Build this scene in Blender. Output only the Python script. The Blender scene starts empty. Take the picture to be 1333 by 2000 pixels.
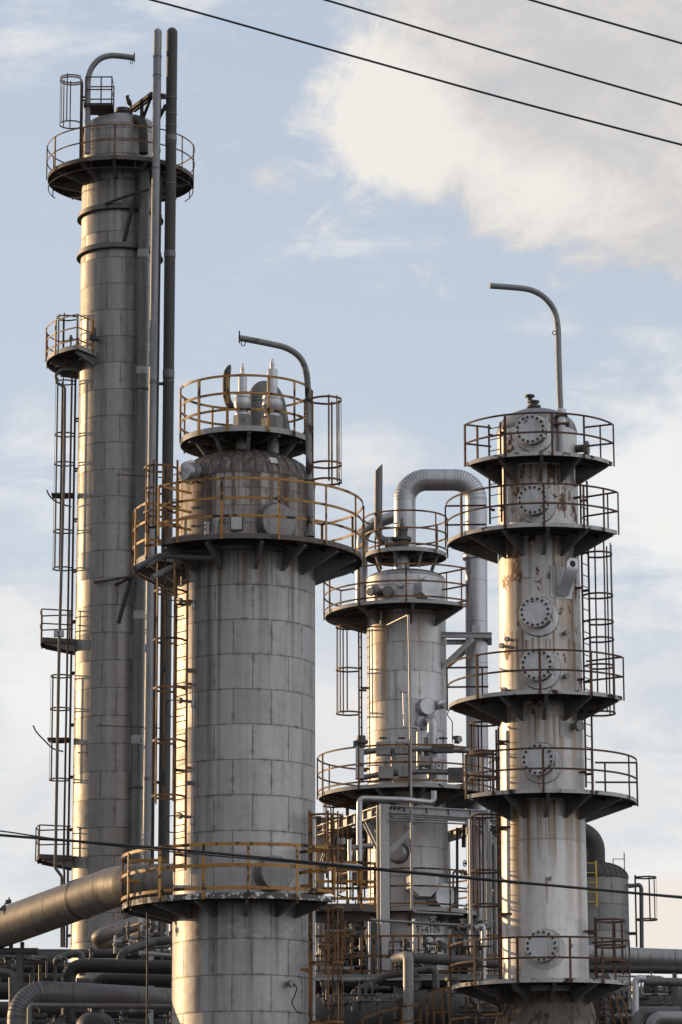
import bpy, math, random
from mathutils import Vector, Matrix
random.seed(7)
SC = bpy.context.scene
COL = SC.collection
rad = math.radians
# ------------------------------------------------------------------ camera frame
F = 6500.0; PITCH = rad(12.8); ROLL = 0.003
CAM = Vector((0, 0, 1.6))
FWD = Vector((0, math.cos(PITCH), math.sin(PITCH)))
UP0 = Vector((0, -math.sin(PITCH), math.cos(PITCH)))
R0 = Vector((1, 0, 0))
RIGHT = R0 * math.cos(ROLL) - UP0 * math.sin(ROLL)
UP = UP0 * math.cos(ROLL) + R0 * math.sin(ROLL)

def ray(px, py):
    return FWD + RIGHT * ((px - 666.5) / F) + UP * ((1000 - py) / F)

def W(px, py, Y):
    """world point seen at photo pixel (px,py) standing at distance Y"""
    d = ray(px, py)
    return CAM + d * (Y / d.y)

def proj(P):
    d = Vector(P) - CAM
    k = F / d.dot(FWD)
    return 666.5 + d.dot(RIGHT) * k, 1000 - d.dot(UP) * k

def scale_at(P):
    return F / (Vector(P) - CAM).dot(FWD)

# ------------------------------------------------------------------ mesh builder
class MB:
    def __init__(self):
        self.v = []; self.f = []; self.mi = []; self.cur = 0
    def add(self, vs, fs):
        o = len(self.v)
        self.v += [Vector(p) for p in vs]
        for f in fs:
            self.f.append([i + o for i in f]); self.mi.append(self.cur)
        return self
    def box(self, c, s, rz=0.0):
        cx, cy, cz = c; sx, sy, sz = s[0] / 2, s[1] / 2, s[2] / 2
        ca, sa = math.cos(rz), math.sin(rz)
        vs = []
        for x, y, z in ((-1,-1,-1),(1,-1,-1),(1,1,-1),(-1,1,-1),(-1,-1,1),(1,-1,1),(1,1,1),(-1,1,1)):
            X, Y = x * sx, y * sy
            vs.append((cx + X * ca - Y * sa, cy + X * sa + Y * ca, cz + z * sz))
        return self.add(vs, [(0,3,2,1),(4,5,6,7),(0,1,5,4),(1,2,6,5),(2,3,7,6),(3,0,4,7)])
    def sweep(self, path, sec, caps=True, closed=False, scales=None, seam_at=None):
        path = [Vector(p) for p in path]
        n = len(path); m = len(sec)
        tans = []
        for i in range(n):
            a = path[(i - 1) % n] if (i > 0 or closed) else path[0]
            b = path[(i + 1) % n] if (i < n - 1 or closed) else path[-1]
            if closed or 0 < i < n - 1:
                t = (path[i] - a).normalized() + (b - path[i]).normalized()
            else:
                t = b - a
            if t.length < 1e-9: t = Vector((0, 0, 1))
            tans.append(t.normalized())
        t0 = tans[0]
        side = t0.cross(Vector((0, 0, 1)))
        if side.length < 0.05: side = Vector((1, 0, 0)) - t0 * t0.x
        side.normalize()
        vs = []
        prev = t0
        for i in range(n):
            t = tans[i]
            q = prev.rotation_difference(t)
            side = q @ side
            side = (side - t * side.dot(t)).normalized()
            up = side.cross(t)
            prev = t
            k = 1.0
            if 0 < i < n - 1 or closed:
                a = (path[i] - path[(i - 1) % n]).normalized()
                c = max(0.5, a.dot(t)); k = 1 / c
            sc = scales[i] if scales else 1.0
            # mitre only in the plane of the bend (approximate: none for small angles)
            for (x, y) in sec:
                vs.append(path[i] + (side * x + up * y) * sc)
        fs = []; mis = []
        rng = n if closed else n - 1
        for i in range(rng):
            j = (i + 1) % n
            for a in range(m):
                b = (a + 1) % m
                fs.append((i * m + a, i * m + b, j * m + b, j * m + a))
                mis.append(1 if (seam_at and i in seam_at) else self.cur)
        if caps and not closed:
            fs.append(tuple(reversed(range(m)))); mis.append(self.cur)
            fs.append(tuple((n - 1) * m + a for a in range(m))); mis.append(self.cur)
        o = len(self.v)
        self.v += vs
        for f, k in zip(fs, mis):
            self.f.append([i + o for i in f]); self.mi.append(k)
        return self
    def tube(self, path, r, n=8, **k):
        return self.sweep(path, [(r * math.cos(2 * math.pi * i / n), r * math.sin(2 * math.pi * i / n)) for i in range(n)], **k)
    def bar(self, path, w, h, **k):
        return self.sweep(path, [(-w/2, -h/2), (w/2, -h/2), (w/2, h/2), (-w/2, h/2)], **k)
    def hsec(self, a, b, w, h, t=0.02):
        """I-section beam from a to b (web vertical)"""
        a = Vector(a); b = Vector(b)
        d = (b - a).normalized()
        s = d.cross(Vector((0, 0, 1)))
        if s.length < 0.05: s = Vector((1, 0, 0))
        s.normalize(); u = s.cross(d)
        def pr(x0, x1, y0, y1):
            vs = []
            for P in (a, b):
                for x, y in ((x0, y0), (x1, y0), (x1, y1), (x0, y1)):
                    vs.append(P + s * x + u * y)
            self.add(vs, [(3,2,1,0),(4,5,6,7),(0,1,5,4),(1,2,6,5),(2,3,7,6),(3,0,4,7)])
        pr(-w/2, w/2, h/2 - t, h/2)
        pr(-w/2, w/2, -h/2, -h/2 + t)
        pr(-t/2, t/2, -h/2 + t, h/2 - t)
        return self
    def lathe(self, prof, n=48, o=(0,0,0), d=(0,0,1), seam=None, start=0.0, flat=None):
        """prof: [(r, h)...] around axis o + h*d"""
        o = Vector(o); d = Vector(d).normalized()
        ref = Vector((0, 0, 1)) if abs(d.z) < 0.9 else Vector((1, 0, 0))
        e1 = ref.cross(d).normalized() if abs(d.z) < 0.9 else Vector((1, 0, 0))
        e2 = d.cross(e1)
        vs = []; fs = []; mis = []
        for r, h in prof:
            for i in range(n):
                a = start + 2 * math.pi * i / n
                vs.append(o + d * h + (e1 * math.cos(a) + e2 * math.sin(a)) * r)
        for k in range(len(prof) - 1):
            for i in range(n):
                j = (i + 1) % n
                fs.append((k * n + i, k * n + j, (k + 1) * n + j, (k + 1) * n + i))
                mis.append(1 if (seam and k in seam) else self.cur)
        if prof[0][0] > 1e-4: fs.append(tuple(reversed(range(n)))); mis.append(self.cur)
        if prof[-1][0] > 1e-4: fs.append(tuple((len(prof) - 1) * n + i for i in range(n))); mis.append(self.cur)
        off = len(self.v); self.v += vs
        for f, m in zip(fs, mis):
            self.f.append([i + off for i in f]); self.mi.append(m)
        return self
    def build(self, name, mats, parent=None, origin=(0,0,0), smooth=35, rotz=0):
        if not isinstance(mats, (list, tuple)): mats = [mats]
        me = bpy.data.meshes.new(name)
        og = Vector(origin)
        me.from_pydata([tuple(p - og) for p in self.v], [], self.f)
        for m in mats: me.materials.append(m)
        mx = len(mats) - 1
        for p, k in zip(me.polygons, self.mi):
            p.material_index = min(k, mx)
        if smooth:
            for p in me.polygons: p.use_smooth = True
            me.set_sharp_from_angle(angle=rad(smooth))
        me.validate(); me.update()
        ob = bpy.data.objects.new(name, me)
        COL.objects.link(ob)
        ob.location = og
        if parent: ob.parent = parent
        return ob

def fillet(pts, r, n=8):
    pts = [Vector(p) for p in pts]
    out = [pts[0]]
    for i in range(1, len(pts) - 1):
        a, b, c = pts[i - 1], pts[i], pts[i + 1]
        d1 = (a - b); d2 = (c - b)
        l1, l2 = d1.length, d2.length
        d1.normalize(); d2.normalize()
        cosang = max(-1, min(1, d1.dot(d2)))
        ang = math.acos(cosang)
        if ang > rad(176): out.append(b); continue
        rr = r[i] if isinstance(r, dict) and i in r else (r if not isinstance(r, dict) else r.get('d', 0.2))
        t = min(rr / math.tan(ang / 2), l1 * 0.49 if i > 1 else l1 * .98, l2 * 0.49 if i < len(pts) - 2 else l2 * .98)
        p1 = b + d1 * t; p2 = b + d2 * t
        rad_ = t * math.tan(ang / 2)
        bis = (d1 + d2).normalized()
        cen = b + bis * (rad_ / math.sin(ang / 2))
        v1 = p1 - cen; v2 = p2 - cen
        tot = math.pi - ang
        ax = v1.cross(v2).normalized()
        for k in range(n + 1):
            out.append(cen + Matrix.Rotation(tot * k / n, 3, ax) @ v1)
    out.append(pts[-1])
    return out

def catmull(pts, n=6):
    pts = [Vector(p) for p in pts]
    P = [pts[0] * 2 - pts[1]] + pts + [pts[-1] * 2 - pts[-2]]
    out = []
    for i in range(1, len(P) - 2):
        for k in range(n):
            t = k / n
            a, b, c, d = P[i - 1], P[i], P[i + 1], P[i + 2]
            out.append(0.5 * ((2 * b) + (c - a) * t + (2 * a - 5 * b + 4 * c - d) * t * t + (3 * b - a - 3 * c + d) * t ** 3))
    out.append(pts[-1])
    return out

def resample_seams(path, spacing, sw=0.02):
    """insert narrow seam segments about every `spacing` metres; returns path, seam index set"""
    out = [path[0]]; seams = set(); acc = spacing * 0.45
    for i in range(1, len(path)):
        a, b = Vector(path[i - 1]), Vector(path[i])
        L = (b - a).length
        if L < 1e-6: continue
        d = (b - a) / L
        pos = 0
        while acc < L - sw * 2:
            s = max(acc, sw)
            p = a + d * s
            out.append(p); seams.add(len(out) - 1); out.append(p + d * sw)
            acc = s + spacing
        acc -= L
        out.append(b)
    return out, seams

# ------------------------------------------------------------------ tags
def tag(o, label, cat, group=None, kind=None):
    if label: o['label'] = label
    if cat: o['category'] = cat
    if group: o['group'] = group
    if kind: o['kind'] = kind
    return o

def thing(name, label, cat, loc=(0,0,0), group=None):
    o = bpy.data.objects.new(name, None); COL.objects.link(o)
    o.location = loc; o.empty_display_size = 0.3
    return tag(o, label, cat, group)

def inst(src, name, parent, loc, rotz=0.0):
    """another object sharing the mesh of src"""
    o = bpy.data.objects.new(name, src.data); COL.objects.link(o)
    o.parent = parent; o.location = loc; o.rotation_euler = (0, 0, rotz)
    return o
# ------------------------------------------------------------------ materials
class NT:
    def __init__(self, nt): self.nt = nt
    def n(self, typ, ins=None, **props):
        nd = self.nt.nodes.new(typ)
        for k, v in props.items(): setattr(nd, k, v)
        for k, v in (ins or {}).items():
            s = nd.inputs[k]
            if isinstance(v, bpy.types.NodeSocket): self.nt.links.new(v, s)
            else: s.default_value = v
        return nd
    def m(self, op, a, b=0.0, c=None, clamp=False):
        ins = {0: a, 1: b}
        if c is not None: ins[2] = c
        return self.n('ShaderNodeMath', ins, operation=op, use_clamp=clamp).outputs[0]
    def mix(self, fac, a, b, blend='MIX'):
        nd = self.n('ShaderNodeMix', None, data_type='RGBA', blend_type=blend)
        nd.clamp_factor = True
        for s, v in ((nd.inputs[0], fac), (nd.inputs[6], a), (nd.inputs[7], b)):
            if isinstance(v, bpy.types.NodeSocket): self.nt.links.new(v, s)
            elif s == nd.inputs[0]: s.default_value = v
            else: s.default_value = (v[0], v[1], v[2], 1)
        return nd.outputs[2]
    def ramp(self, v, a, b, lo=0.0, hi=1.0, interp='SMOOTHSTEP'):
        return self.n('ShaderNodeMapRange', {0: v, 1: a, 2: b, 3: lo, 4: hi}, interpolation_type=interp).outputs[0]
    def noise(self, vec, scale, detail=4, rough=0.55, dist=0.0):
        return self.n('ShaderNodeTexNoise', {'Vector': vec, 'Scale': scale, 'Detail': detail, 'Roughness': rough, 'Distortion': dist}).outputs[0]
    def scalevec(self, vec, s, loc=(0,0,0)):
        return self.n('ShaderNodeMapping', {0: vec, 1: loc, 3: s}).outputs[0]

def newmat(name):
    m = bpy.data.materials.new(name); m.use_nodes = True
    nt = m.node_tree; nt.nodes.clear()
    N = NT(nt)
    out = N.n('ShaderNodeOutputMaterial'); b = N.n('ShaderNodeBsdfPrincipled')
    nt.links.new(b.outputs[0], out.inputs[0])
    return m, N, b

def col(*c): return c if len(c) == 3 else (c[0],) * 3

def weathered(name, base, base2, rust=(0.10, 0.045, 0.02), rust_amt=0.0, rough=0.55, metal=0.0, scale=2.0,
              streak=0.0, streak_col=(0.07, 0.05, 0.035), chip=None, chip_amt=0.0, bump=0.15, fine=14.0, rust_scale=None):
    m, N, b = newmat(name)
    tc = N.n('ShaderNodeTexCoord').outputs['Object']
    rnd = N.n('ShaderNodeObjectInfo').outputs['Random']
    off = N.n('ShaderNodeCombineXYZ', {0: N.m('MULTIPLY', rnd, 37.0), 1: N.m('MULTIPLY', rnd, 11.0), 2: N.m('MULTIPLY', rnd, 53.0)}).outputs[0]
    vec = N.n('ShaderNodeVectorMath', {0: tc, 1: off}, operation='ADD').outputs[0]
    n1 = N.noise(vec, scale, 5, 0.6)
    c = N.mix(N.ramp(n1, 0.3, 0.7), base, base2)
    n2 = N.noise(vec, fine, 3, 0.7)
    c = N.mix(N.ramp(n2, 0.35, 0.75, 0.0, 0.35), c, [x * 0.55 for x in base])
    if streak:
        sv = N.scalevec(vec, (9, 9, 0.35))
        n3 = N.noise(sv, 1.0, 4, 0.6)
        c = N.mix(N.ramp(n3, 0.48, 0.75, 0.0, streak), c, streak_col)
    ro = N.ramp(n1, 0.2, 0.8, rough - 0.08, rough + 0.12)
    if rust_amt > 0:
        n4 = N.noise(vec, rust_scale or scale * 2.2, 6, 0.65)
        th = 0.72 - 0.4 * rust_amt
        msk = N.ramp(n4, th, th + 0.08)
        rc = N.mix(N.noise(vec, 9.0, 3, 0.6), rust, [x * 0.35 for x in rust])
        c = N.mix(msk, c, rc)
        ro = N.m('MAXIMUM', ro, N.m('MULTIPLY', msk, 0.85))
    if chip:
        n5 = N.noise(vec, 5.0, 6, 0.75)
        c = N.mix(N.ramp(n5, 0.66 - 0.35 * chip_amt, 0.70 - 0.35 * chip_amt), c, chip)
    N.nt.links.new(c, b.inputs['Base Color'])
    N.nt.links.new(ro, b.inputs['Roughness'])
    b.inputs['Metallic'].default_value = metal
    if bump:
        bp = N.n('ShaderNodeBump', {'Strength': bump, 'Distance': 0.02, 'Height': N.noise(vec, 8.0, 4, 0.7)})
        N.nt.links.new(bp.outputs[0], b.inputs['Normal'])
    return m

def cladding(name, R, zref, row, width, c1, c2, mortar=(0.03, 0.028, 0.026), msize=0.013, rough=0.5, metal=0.4, grime=0.5,
             streaks=(), speckle=0.0, uoff=0.0, scrape=None, dirt_col=(0.055, 0.05, 0.043), dust=0.0, patches=0.0, bands=(), mstr=0.7, tilt=0.16):
    """sheet metal in courses round an upright shell (object space: axis = z)"""
    m, N, b = newmat(name)
    tc = N.n('ShaderNodeTexCoord').outputs['Object']
    xyz = N.n('ShaderNodeSeparateXYZ', {0: tc}).outputs
    x, y, z = xyz[0], xyz[1], xyz[2]
    th = N.m('ARCTAN2', x, N.m('MULTIPLY', y, -1.0))
    u = N.m('ADD', N.m('MULTIPLY', th, R), 40.0 * width + uoff)
    v = N.m('ADD', z, 60.0 * row - zref)
    uv = N.n('ShaderNodeCombineXYZ', {0: u, 1: v, 2: 0.0}).outputs[0]
    bk = N.n('ShaderNodeTexBrick', {'Vector': uv, 'Color1': (0, 0, 0, 1), 'Color2': (1, 1, 1, 1), 'Mortar': (0.5, 0.5, 0.5, 1), 'Scale': 1.0,
                                     'Mortar Size': msize, 'Mortar Smooth': 0.3, 'Bias': 0.0, 'Brick Width': width, 'Row Height': row},
             offset=0.5, offset_frequency=2, squash=1.0)
    bk2 = N.n('ShaderNodeTexBrick', {'Vector': uv, 'Color1': (0, 0, 0, 1), 'Color2': (1, 1, 1, 1), 'Mortar': (0.5, 0.5, 0.5, 1), 'Scale': 1.0,
                                      'Mortar Size': 0.075, 'Mortar Smooth': 1.0, 'Bias': 0.0, 'Brick Width': width, 'Row Height': row},
              offset=0.5, offset_frequency=2, squash=1.0)
    n1 = N.noise(tc, 0.9, 5, 0.6)
    n2 = N.noise(tc, 5.0, 4, 0.65)
    pv = N.n('ShaderNodeSeparateColor', {0: bk.outputs[0]}).outputs[0]
    f = N.m('ADD', N.m('MULTIPLY', pv, 0.45), N.m('MULTIPLY', N.ramp(n1, 0.25, 0.75), 0.55))
    c = N.mix(f, c1, c2)
    c = N.mix(N.ramp(n2, 0.45, 0.8, 0.0, 0.35), c, [k * 0.6 for k in c1])
    # long vertical weather marks
    sv = N.n('ShaderNodeCombineXYZ', {0: N.m('MULTIPLY', u, 5.0), 1: N.m('MULTIPLY', v, 0.22), 2: 0.0}).outputs[0]
    n3 = N.noise(sv, 1.0, 5, 0.62)
    c = N.mix(N.ramp(n3, 0.45, 0.8, 0.0, grime), c, dirt_col)
    if speckle:
        ns = N.noise(tc, 45.0, 2, 0.8)
        c = N.mix(N.ramp(ns, 0.55, 0.7, 0.0, speckle), c, [min(1, k * 1.9) for k in c2])
    for (zt, ln, amt, colr, freq) in streaks:
        sv2 = N.n('ShaderNodeCombineXYZ', {0: N.m('MULTIPLY', u, freq), 1: N.m('MULTIPLY', v, 0.12), 2: zt * 3.1}).outputs[0]
        n4 = N.noise(sv2, 1.0, 3, 0.5)
        fall = N.m('MULTIPLY', N.ramp(z, zt - ln, zt, 0.0, 1.0, 'LINEAR'), N.ramp(z, zt, zt + 0.02, 1.0, 0.0, 'LINEAR'))
        mk = N.m('MULTIPLY', N.ramp(n4, 0.50, 0.68), N.m('MULTIPLY', fall, amt))
        c = N.mix(mk, c, colr)
    for (ub, wb, zt, ln, amt, colr) in bands:
        wig = N.m('MULTIPLY', N.m('SUBTRACT', N.noise(N.n('ShaderNodeCombineXYZ', {0: 0.0, 1: N.m('MULTIPLY', z, .7), 2: ub * 9}).outputs[0], 1.0, 3, .6), .5), wb * .8)
        du = N.m('ABSOLUTE', N.m('SUBTRACT', N.m('ADD', N.m('MULTIPLY', th, R), wig), ub))
        mk = N.m('MULTIPLY', N.ramp(du, wb * .2, wb, 1, 0), N.m('MULTIPLY', N.m('POWER', N.ramp(z, zt - ln, zt, 0, 1, 'LINEAR'), .6), N.ramp(z, zt, zt + .02, 1, 0, 'LINEAR')))
        mk = N.m('MULTIPLY', N.m('MULTIPLY', mk, min(1.0, amt * 1.35)), N.ramp(n3, .3, .6, .6, 1.0), clamp=True)
        c = N.mix(mk, c, colr)
    dm = N.m('MULTIPLY', bk2.outputs[1], N.m('MULTIPLY', N.ramp(n2, 0.4, 0.75), 0.6))
    c = N.mix(dm, c, dirt_col)
    if patches:
        n6 = N.noise(N.scalevec(tc, (1, 1, .6)), 1.9, 8, 0.70)
        pm = N.ramp(n6, 0.63 - patches * 0.1, 0.65 - patches * 0.1)
        rc = N.mix(N.noise(tc, 12.0, 3, 0.6), (0.07, 0.035, 0.018), (0.16, 0.09, 0.05))
        c = N.mix(pm, c, rc)
    if scrape:
        (u0, u1, z0, z1) = scrape
        uu = N.m('MULTIPLY', th, R)
        bx = N.m('MULTIPLY', N.m('MULTIPLY', N.ramp(uu, u0, u0 + .1), N.ramp(uu, u1 - .1, u1, 1, 0)),
                 N.m('MULTIPLY', N.ramp(z, z0, z0 + .05), N.ramp(z, z1 - .05, z1, 1, 0)))
        nn = N.noise(N.scalevec(tc, (3, 3, 9)), 1.5, 7, 0.7)
        c = N.mix(N.m('MULTIPLY', bx, N.ramp(nn, 0.55, 0.58, 0, 0.55)), c, (0.5, 0.49, 0.47))
    sm = N.ramp(bk.outputs[1], 0.2, 0.9)
    c = N.mix(N.m('MULTIPLY', sm, mstr), c, mortar)
    N.nt.links.new(c, b.inputs['Base Color'])
    ro = N.m('ADD', N.ramp(n1, 0.2, 0.8, rough - 0.06, rough + 0.1), N.m('MULTIPLY', n2, 0.10))
    N.nt.links.new(ro, b.inputs['Roughness'])
    b.inputs['Metallic'].default_value = metal
    h = N.m('ADD', N.m('MULTIPLY', N.noise(tc, 1.6, 3, 0.5), 1.3), N.m('MULTIPLY', bk.outputs[1], -0.35))
    bp = N.n('ShaderNodeBump', {'Strength': 0.22, 'Distance': 0.05, 'Height': h})
    # every sheet hangs at its own slight angle
    rn = N.n('ShaderNodeTexWhiteNoise', {0: N.n('ShaderNodeCombineXYZ', {0: pv, 1: 0.37, 2: 0.0}).outputs[0]}, noise_dimensions='3D').outputs
    r2 = N.n('ShaderNodeSeparateColor', {0: rn[1]}).outputs
    tx = N.n('ShaderNodeCombineXYZ', {0: N.m('COSINE', th), 1: N.m('SINE', th), 2: 0.0}).outputs[0]
    t1 = N.n('ShaderNodeVectorMath', {0: tx, 3: N.m('MULTIPLY', N.m('SUBTRACT', r2[0], 0.5), tilt)}, operation='SCALE').outputs[0]
    t2 = N.n('ShaderNodeCombineXYZ', {2: N.m('MULTIPLY', N.m('SUBTRACT', r2[1], 0.5), tilt * .7)}).outputs[0]
    nn_ = N.n('ShaderNodeVectorMath', {0: bp.outputs[0], 1: t1}, operation='ADD').outputs[0]
    nn_ = N.n('ShaderNodeVectorMath', {0: nn_, 1: t2}, operation='ADD').outputs[0]
    nn_ = N.n('ShaderNodeVectorMath', {0: nn_}, operation='NORMALIZE').outputs[0]
    N.nt.links.new(nn_, b.inputs['Normal'])
    return m

MAT = {}
MAT['rail_yellow'] = weathered('yellow_rail_paint', (0.37, 0.180, 0.026), (0.27, 0.122, 0.018), rust=(0.035, 0.017, 0.011), rust_amt=0.52, rough=0.55, scale=1.6, rust_scale=2.6)
MAT['rail_orange'] = weathered('faded_orange_rail_paint', (0.185, 0.086, 0.020), (0.115, 0.050, 0.015), rust=(0.03, 0.016, 0.011), rust_amt=0.5, rough=0.65, scale=1.6, rust_scale=2.4)
MAT['rail_rust'] = weathered('rusty_brown_steel', (0.060, 0.029, 0.017), (0.095, 0.042, 0.02), rust=(0.022, 0.012, 0.009), rust_amt=0.42, rough=0.75, scale=2.5)
MAT['rail_dark'] = weathered('dark_weathered_steel', (0.030, 0.024, 0.021), (0.055, 0.035, 0.024), rust=(0.10, 0.045, 0.02), rust_amt=0.25, rough=0.7, scale=2.5)
MAT['deck'] = weathered('dark_deck_plate', (0.032, 0.030, 0.029), (0.05, 0.045, 0.041), rust=(0.04, 0.024, 0.016), rust_amt=0.35, rough=0.8, scale=1.2)
MAT['rim_grey'] = weathered('chipped_grey_edge', (0.27, 0.265, 0.26), (0.35, 0.34, 0.33), rust=(0.06, 0.035, 0.022), rust_amt=0.3, rough=0.6, scale=2.0, rust_scale=3.5)
MAT['rim_white'] = weathered('peeling_white_edge', (0.10, 0.09, 0.08), (0.06, 0.05, 0.045), rust_amt=0.0, rough=0.7, scale=2.0, chip=(0.58, 0.57, 0.56), chip_amt=0.40)
MAT['rim_rust'] = weathered('rusted_pale_edge', (0.38, 0.37, 0.36), (0.48, 0.47, 0.45), rust=(0.05, 0.027, 0.016), rust_amt=0.45, rough=0.7, scale=2.0, rust_scale=3.0)
MAT['rim_dark'] = weathered('dark_rusted_edge', (0.08, 0.07, 0.06), (0.12, 0.10, 0.085), rust=(0.04, 0.022, 0.014), rust_amt=0.4, rough=0.75, scale=2.0)
MAT['bracket'] = weathered('grey_bracket_steel', (0.13, 0.128, 0.125), (0.18, 0.175, 0.17), rust=(0.06, 0.035, 0.02), rust_amt=0.25, rough=0.65)
MAT['steel'] = weathered('grey_painted_steel', (0.33, 0.337, 0.352), (0.41, 0.417, 0.432), rust=(0.10, 0.06, 0.035), rust_amt=0.16, rough=0.5, metal=0.15, streak=0.3)
MAT['steel_dark'] = weathered('dark_grey_steel', (0.07, 0.07, 0.07), (0.10, 0.098, 0.095), rust=(0.07, 0.04, 0.022), rust_amt=0.2, rough=0.6)
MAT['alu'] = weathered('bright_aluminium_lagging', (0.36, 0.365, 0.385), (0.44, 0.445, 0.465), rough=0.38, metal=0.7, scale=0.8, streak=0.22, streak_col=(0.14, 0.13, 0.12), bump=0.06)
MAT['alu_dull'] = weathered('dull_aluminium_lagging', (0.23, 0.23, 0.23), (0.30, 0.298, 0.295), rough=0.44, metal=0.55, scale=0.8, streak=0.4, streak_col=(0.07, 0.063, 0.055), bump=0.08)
MAT['alu_shade'] = weathered('shaded_grey_lagging', (0.125, 0.125, 0.13), (0.17, 0.17, 0.175), rough=0.5, metal=0.45, scale=0.8, streak=0.35, streak_col=(0.06, 0.057, 0.055), bump=0.07)  # darker copy of the dull lagging, shade of the lower pipes in its colour
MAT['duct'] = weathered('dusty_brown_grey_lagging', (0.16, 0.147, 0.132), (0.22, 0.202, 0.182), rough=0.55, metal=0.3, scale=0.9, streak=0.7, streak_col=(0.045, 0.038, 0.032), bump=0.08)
MAT['alu_dark'] = weathered('shade_dark_grimy_lagging', (0.075, 0.075, 0.077), (0.11, 0.109, 0.108), rough=0.55, metal=0.3, scale=0.9, streak=0.3, streak_col=(0.035, 0.032, 0.03), bump=0.1)  # base darkened for the shade low in the plant, plus dirt streaks
MAT['pipe_black'] = weathered('blackened_pipe', (0.018, 0.018, 0.019), (0.032, 0.031, 0.031), rough=0.6, metal=0.1, scale=1.0, streak=0.25, streak_col=(0.10, 0.095, 0.09))
MAT['pipe_soot'] = weathered('sooty_brown_pipe', (0.026, 0.023, 0.022), (0.042, 0.037, 0.034), rough=0.6, scale=0.8, streak=0.5, streak_col=(0.02, 0.018, 0.017))
MAT['pipe_grey'] = weathered('streaked_grey_pipe', (0.10, 0.10, 0.10), (0.15, 0.148, 0.145), rough=0.5, metal=0.3, scale=0.9, streak=0.75, streak_col=(0.04, 0.037, 0.034))
MAT['pipe_pale'] = weathered('flaking_pale_pipe', (0.17, 0.172, 0.182), (0.25, 0.25, 0.262), rough=0.5, metal=0.2, scale=0.9, streak=0.85, streak_col=(0.06, 0.056, 0.054), rust_amt=0.22, rust=(0.06, 0.05, 0.045), rust_scale=1.2)
MAT['davit'] = weathered('rust_blistered_davit_paint', (0.20, 0.20, 0.20), (0.14, 0.135, 0.13), rust=(0.05, 0.024, 0.014), rust_amt=0.5, rough=0.55, metal=0.2, scale=1.2, rust_scale=2.2)
MAT['davit_grey'] = weathered('grey_davit_paint', (0.16, 0.165, 0.17), (0.21, 0.215, 0.22), rust=(0.05, 0.028, 0.018), rust_amt=0.17, rough=0.5, metal=0.2, scale=1.5)
MAT['cast'] = weathered('cast_valve_metal', (0.17, 0.17, 0.17), (0.24, 0.24, 0.24), rust=(0.05, 0.035, 0.025), rust_amt=0.25, rough=0.5, metal=0.4, scale=3)
MAT['valve_dark'] = weathered('dark_valve_metal', (0.055, 0.053, 0.05), (0.09, 0.085, 0.08), rust=(0.09, 0.05, 0.03), rust_amt=0.2, rough=0.5, metal=0.3, scale=4)
MAT['silver'] = weathered('bright_silver_paint', (0.50, 0.51, 0.53), (0.42, 0.43, 0.45), rough=0.36, metal=0.5, scale=2.0, rust_amt=0.08, rust=(0.12, 0.08, 0.05))
MAT['cover'] = weathered('silver_cover_paint', (0.58, 0.58, 0.59), (0.48, 0.48, 0.485), rough=0.5, metal=0.25, scale=2.5, rust=(0.10, 0.055, 0.03), rust_amt=0.24, streak=0.55, streak_col=(0.24, 0.15, 0.08))
MAT['bolt'] = weathered('dark_bolt_steel', (0.05, 0.045, 0.042), (0.08, 0.07, 0.06), rough=0.6, metal=0.3)
MAT['seam'] = weathered('dark_seam', (0.035, 0.034, 0.033), (0.05, 0.048, 0.046), rough=0.8, bump=0)
MAT['seam_soft'] = weathered('lagging_lap_seam', (0.16, 0.16, 0.165), (0.20, 0.20, 0.205), rough=0.55, metal=0.5, bump=0)
MAT['rubber'] = weathered('black_cable_sheath', (0.012, 0.012, 0.013), (0.018, 0.018, 0.018), rough=0.55, bump=0)
MAT['feather'] = weathered('black_feathers', (0.010, 0.010, 0.012), (0.018, 0.018, 0.02), rough=0.6, scale=20, bump=0.2)
MAT['beak'] = weathered('dark_beak', (0.03, 0.028, 0.026), (0.04, 0.036, 0.03), rough=0.4, bump=0)
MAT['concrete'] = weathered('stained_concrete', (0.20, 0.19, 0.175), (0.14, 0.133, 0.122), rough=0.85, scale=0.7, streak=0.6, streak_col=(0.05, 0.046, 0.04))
MAT['concrete_dark'] = weathered('shade_black_concrete', (0.022, 0.021, 0.02), (0.014, 0.0135, 0.013), rough=0.95, scale=0.7, streak=0.5, streak_col=(0.02, 0.019, 0.018))  # near-black base colour carries the deep shade under the deck
MAT['yellow'] = weathered('safety_yellow_paint', (0.62, 0.42, 0.03), (0.52, 0.34, 0.03), rust_amt=0.12, rough=0.5)
MAT['label_white'] = weathered('off_white_plate', (0.55, 0.54, 0.52), (0.42, 0.41, 0.39), rough=0.5, streak=0.4, streak_col=(0.2, 0.15, 0.1))
MAT['paint_black'] = weathered('worn_black_lettering', (0.02, 0.02, 0.02), (0.05, 0.05, 0.05), rough=0.7, scale=6, chip=(0.28, 0.27, 0.26), chip_amt=0.12)
MAT['ground'] = weathered('oily_yard_ground', (0.10, 0.095, 0.085), (0.06, 0.057, 0.052), rough=0.9, scale=0.12, fine=1.5)
MAT['blue'] = weathered('blue_actuator_paint', (0.05, 0.10, 0.20), (0.04, 0.08, 0.15), rough=0.45, bump=0)
MAT['cover_grey'] = weathered('rain_marked_grey_cover', (0.18, 0.175, 0.172), (0.25, 0.245, 0.24), rough=0.45, metal=0.5, scale=1.2, streak=0.5, streak_col=(0.09, 0.065, 0.045), bump=0.1)
MAT['valve_mid'] = weathered('grey_brown_valve_metal', (0.10, 0.09, 0.082), (0.14, 0.13, 0.12), rust=(0.07, 0.04, 0.025), rust_amt=0.25, rough=0.5, metal=0.3, scale=4)
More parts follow.
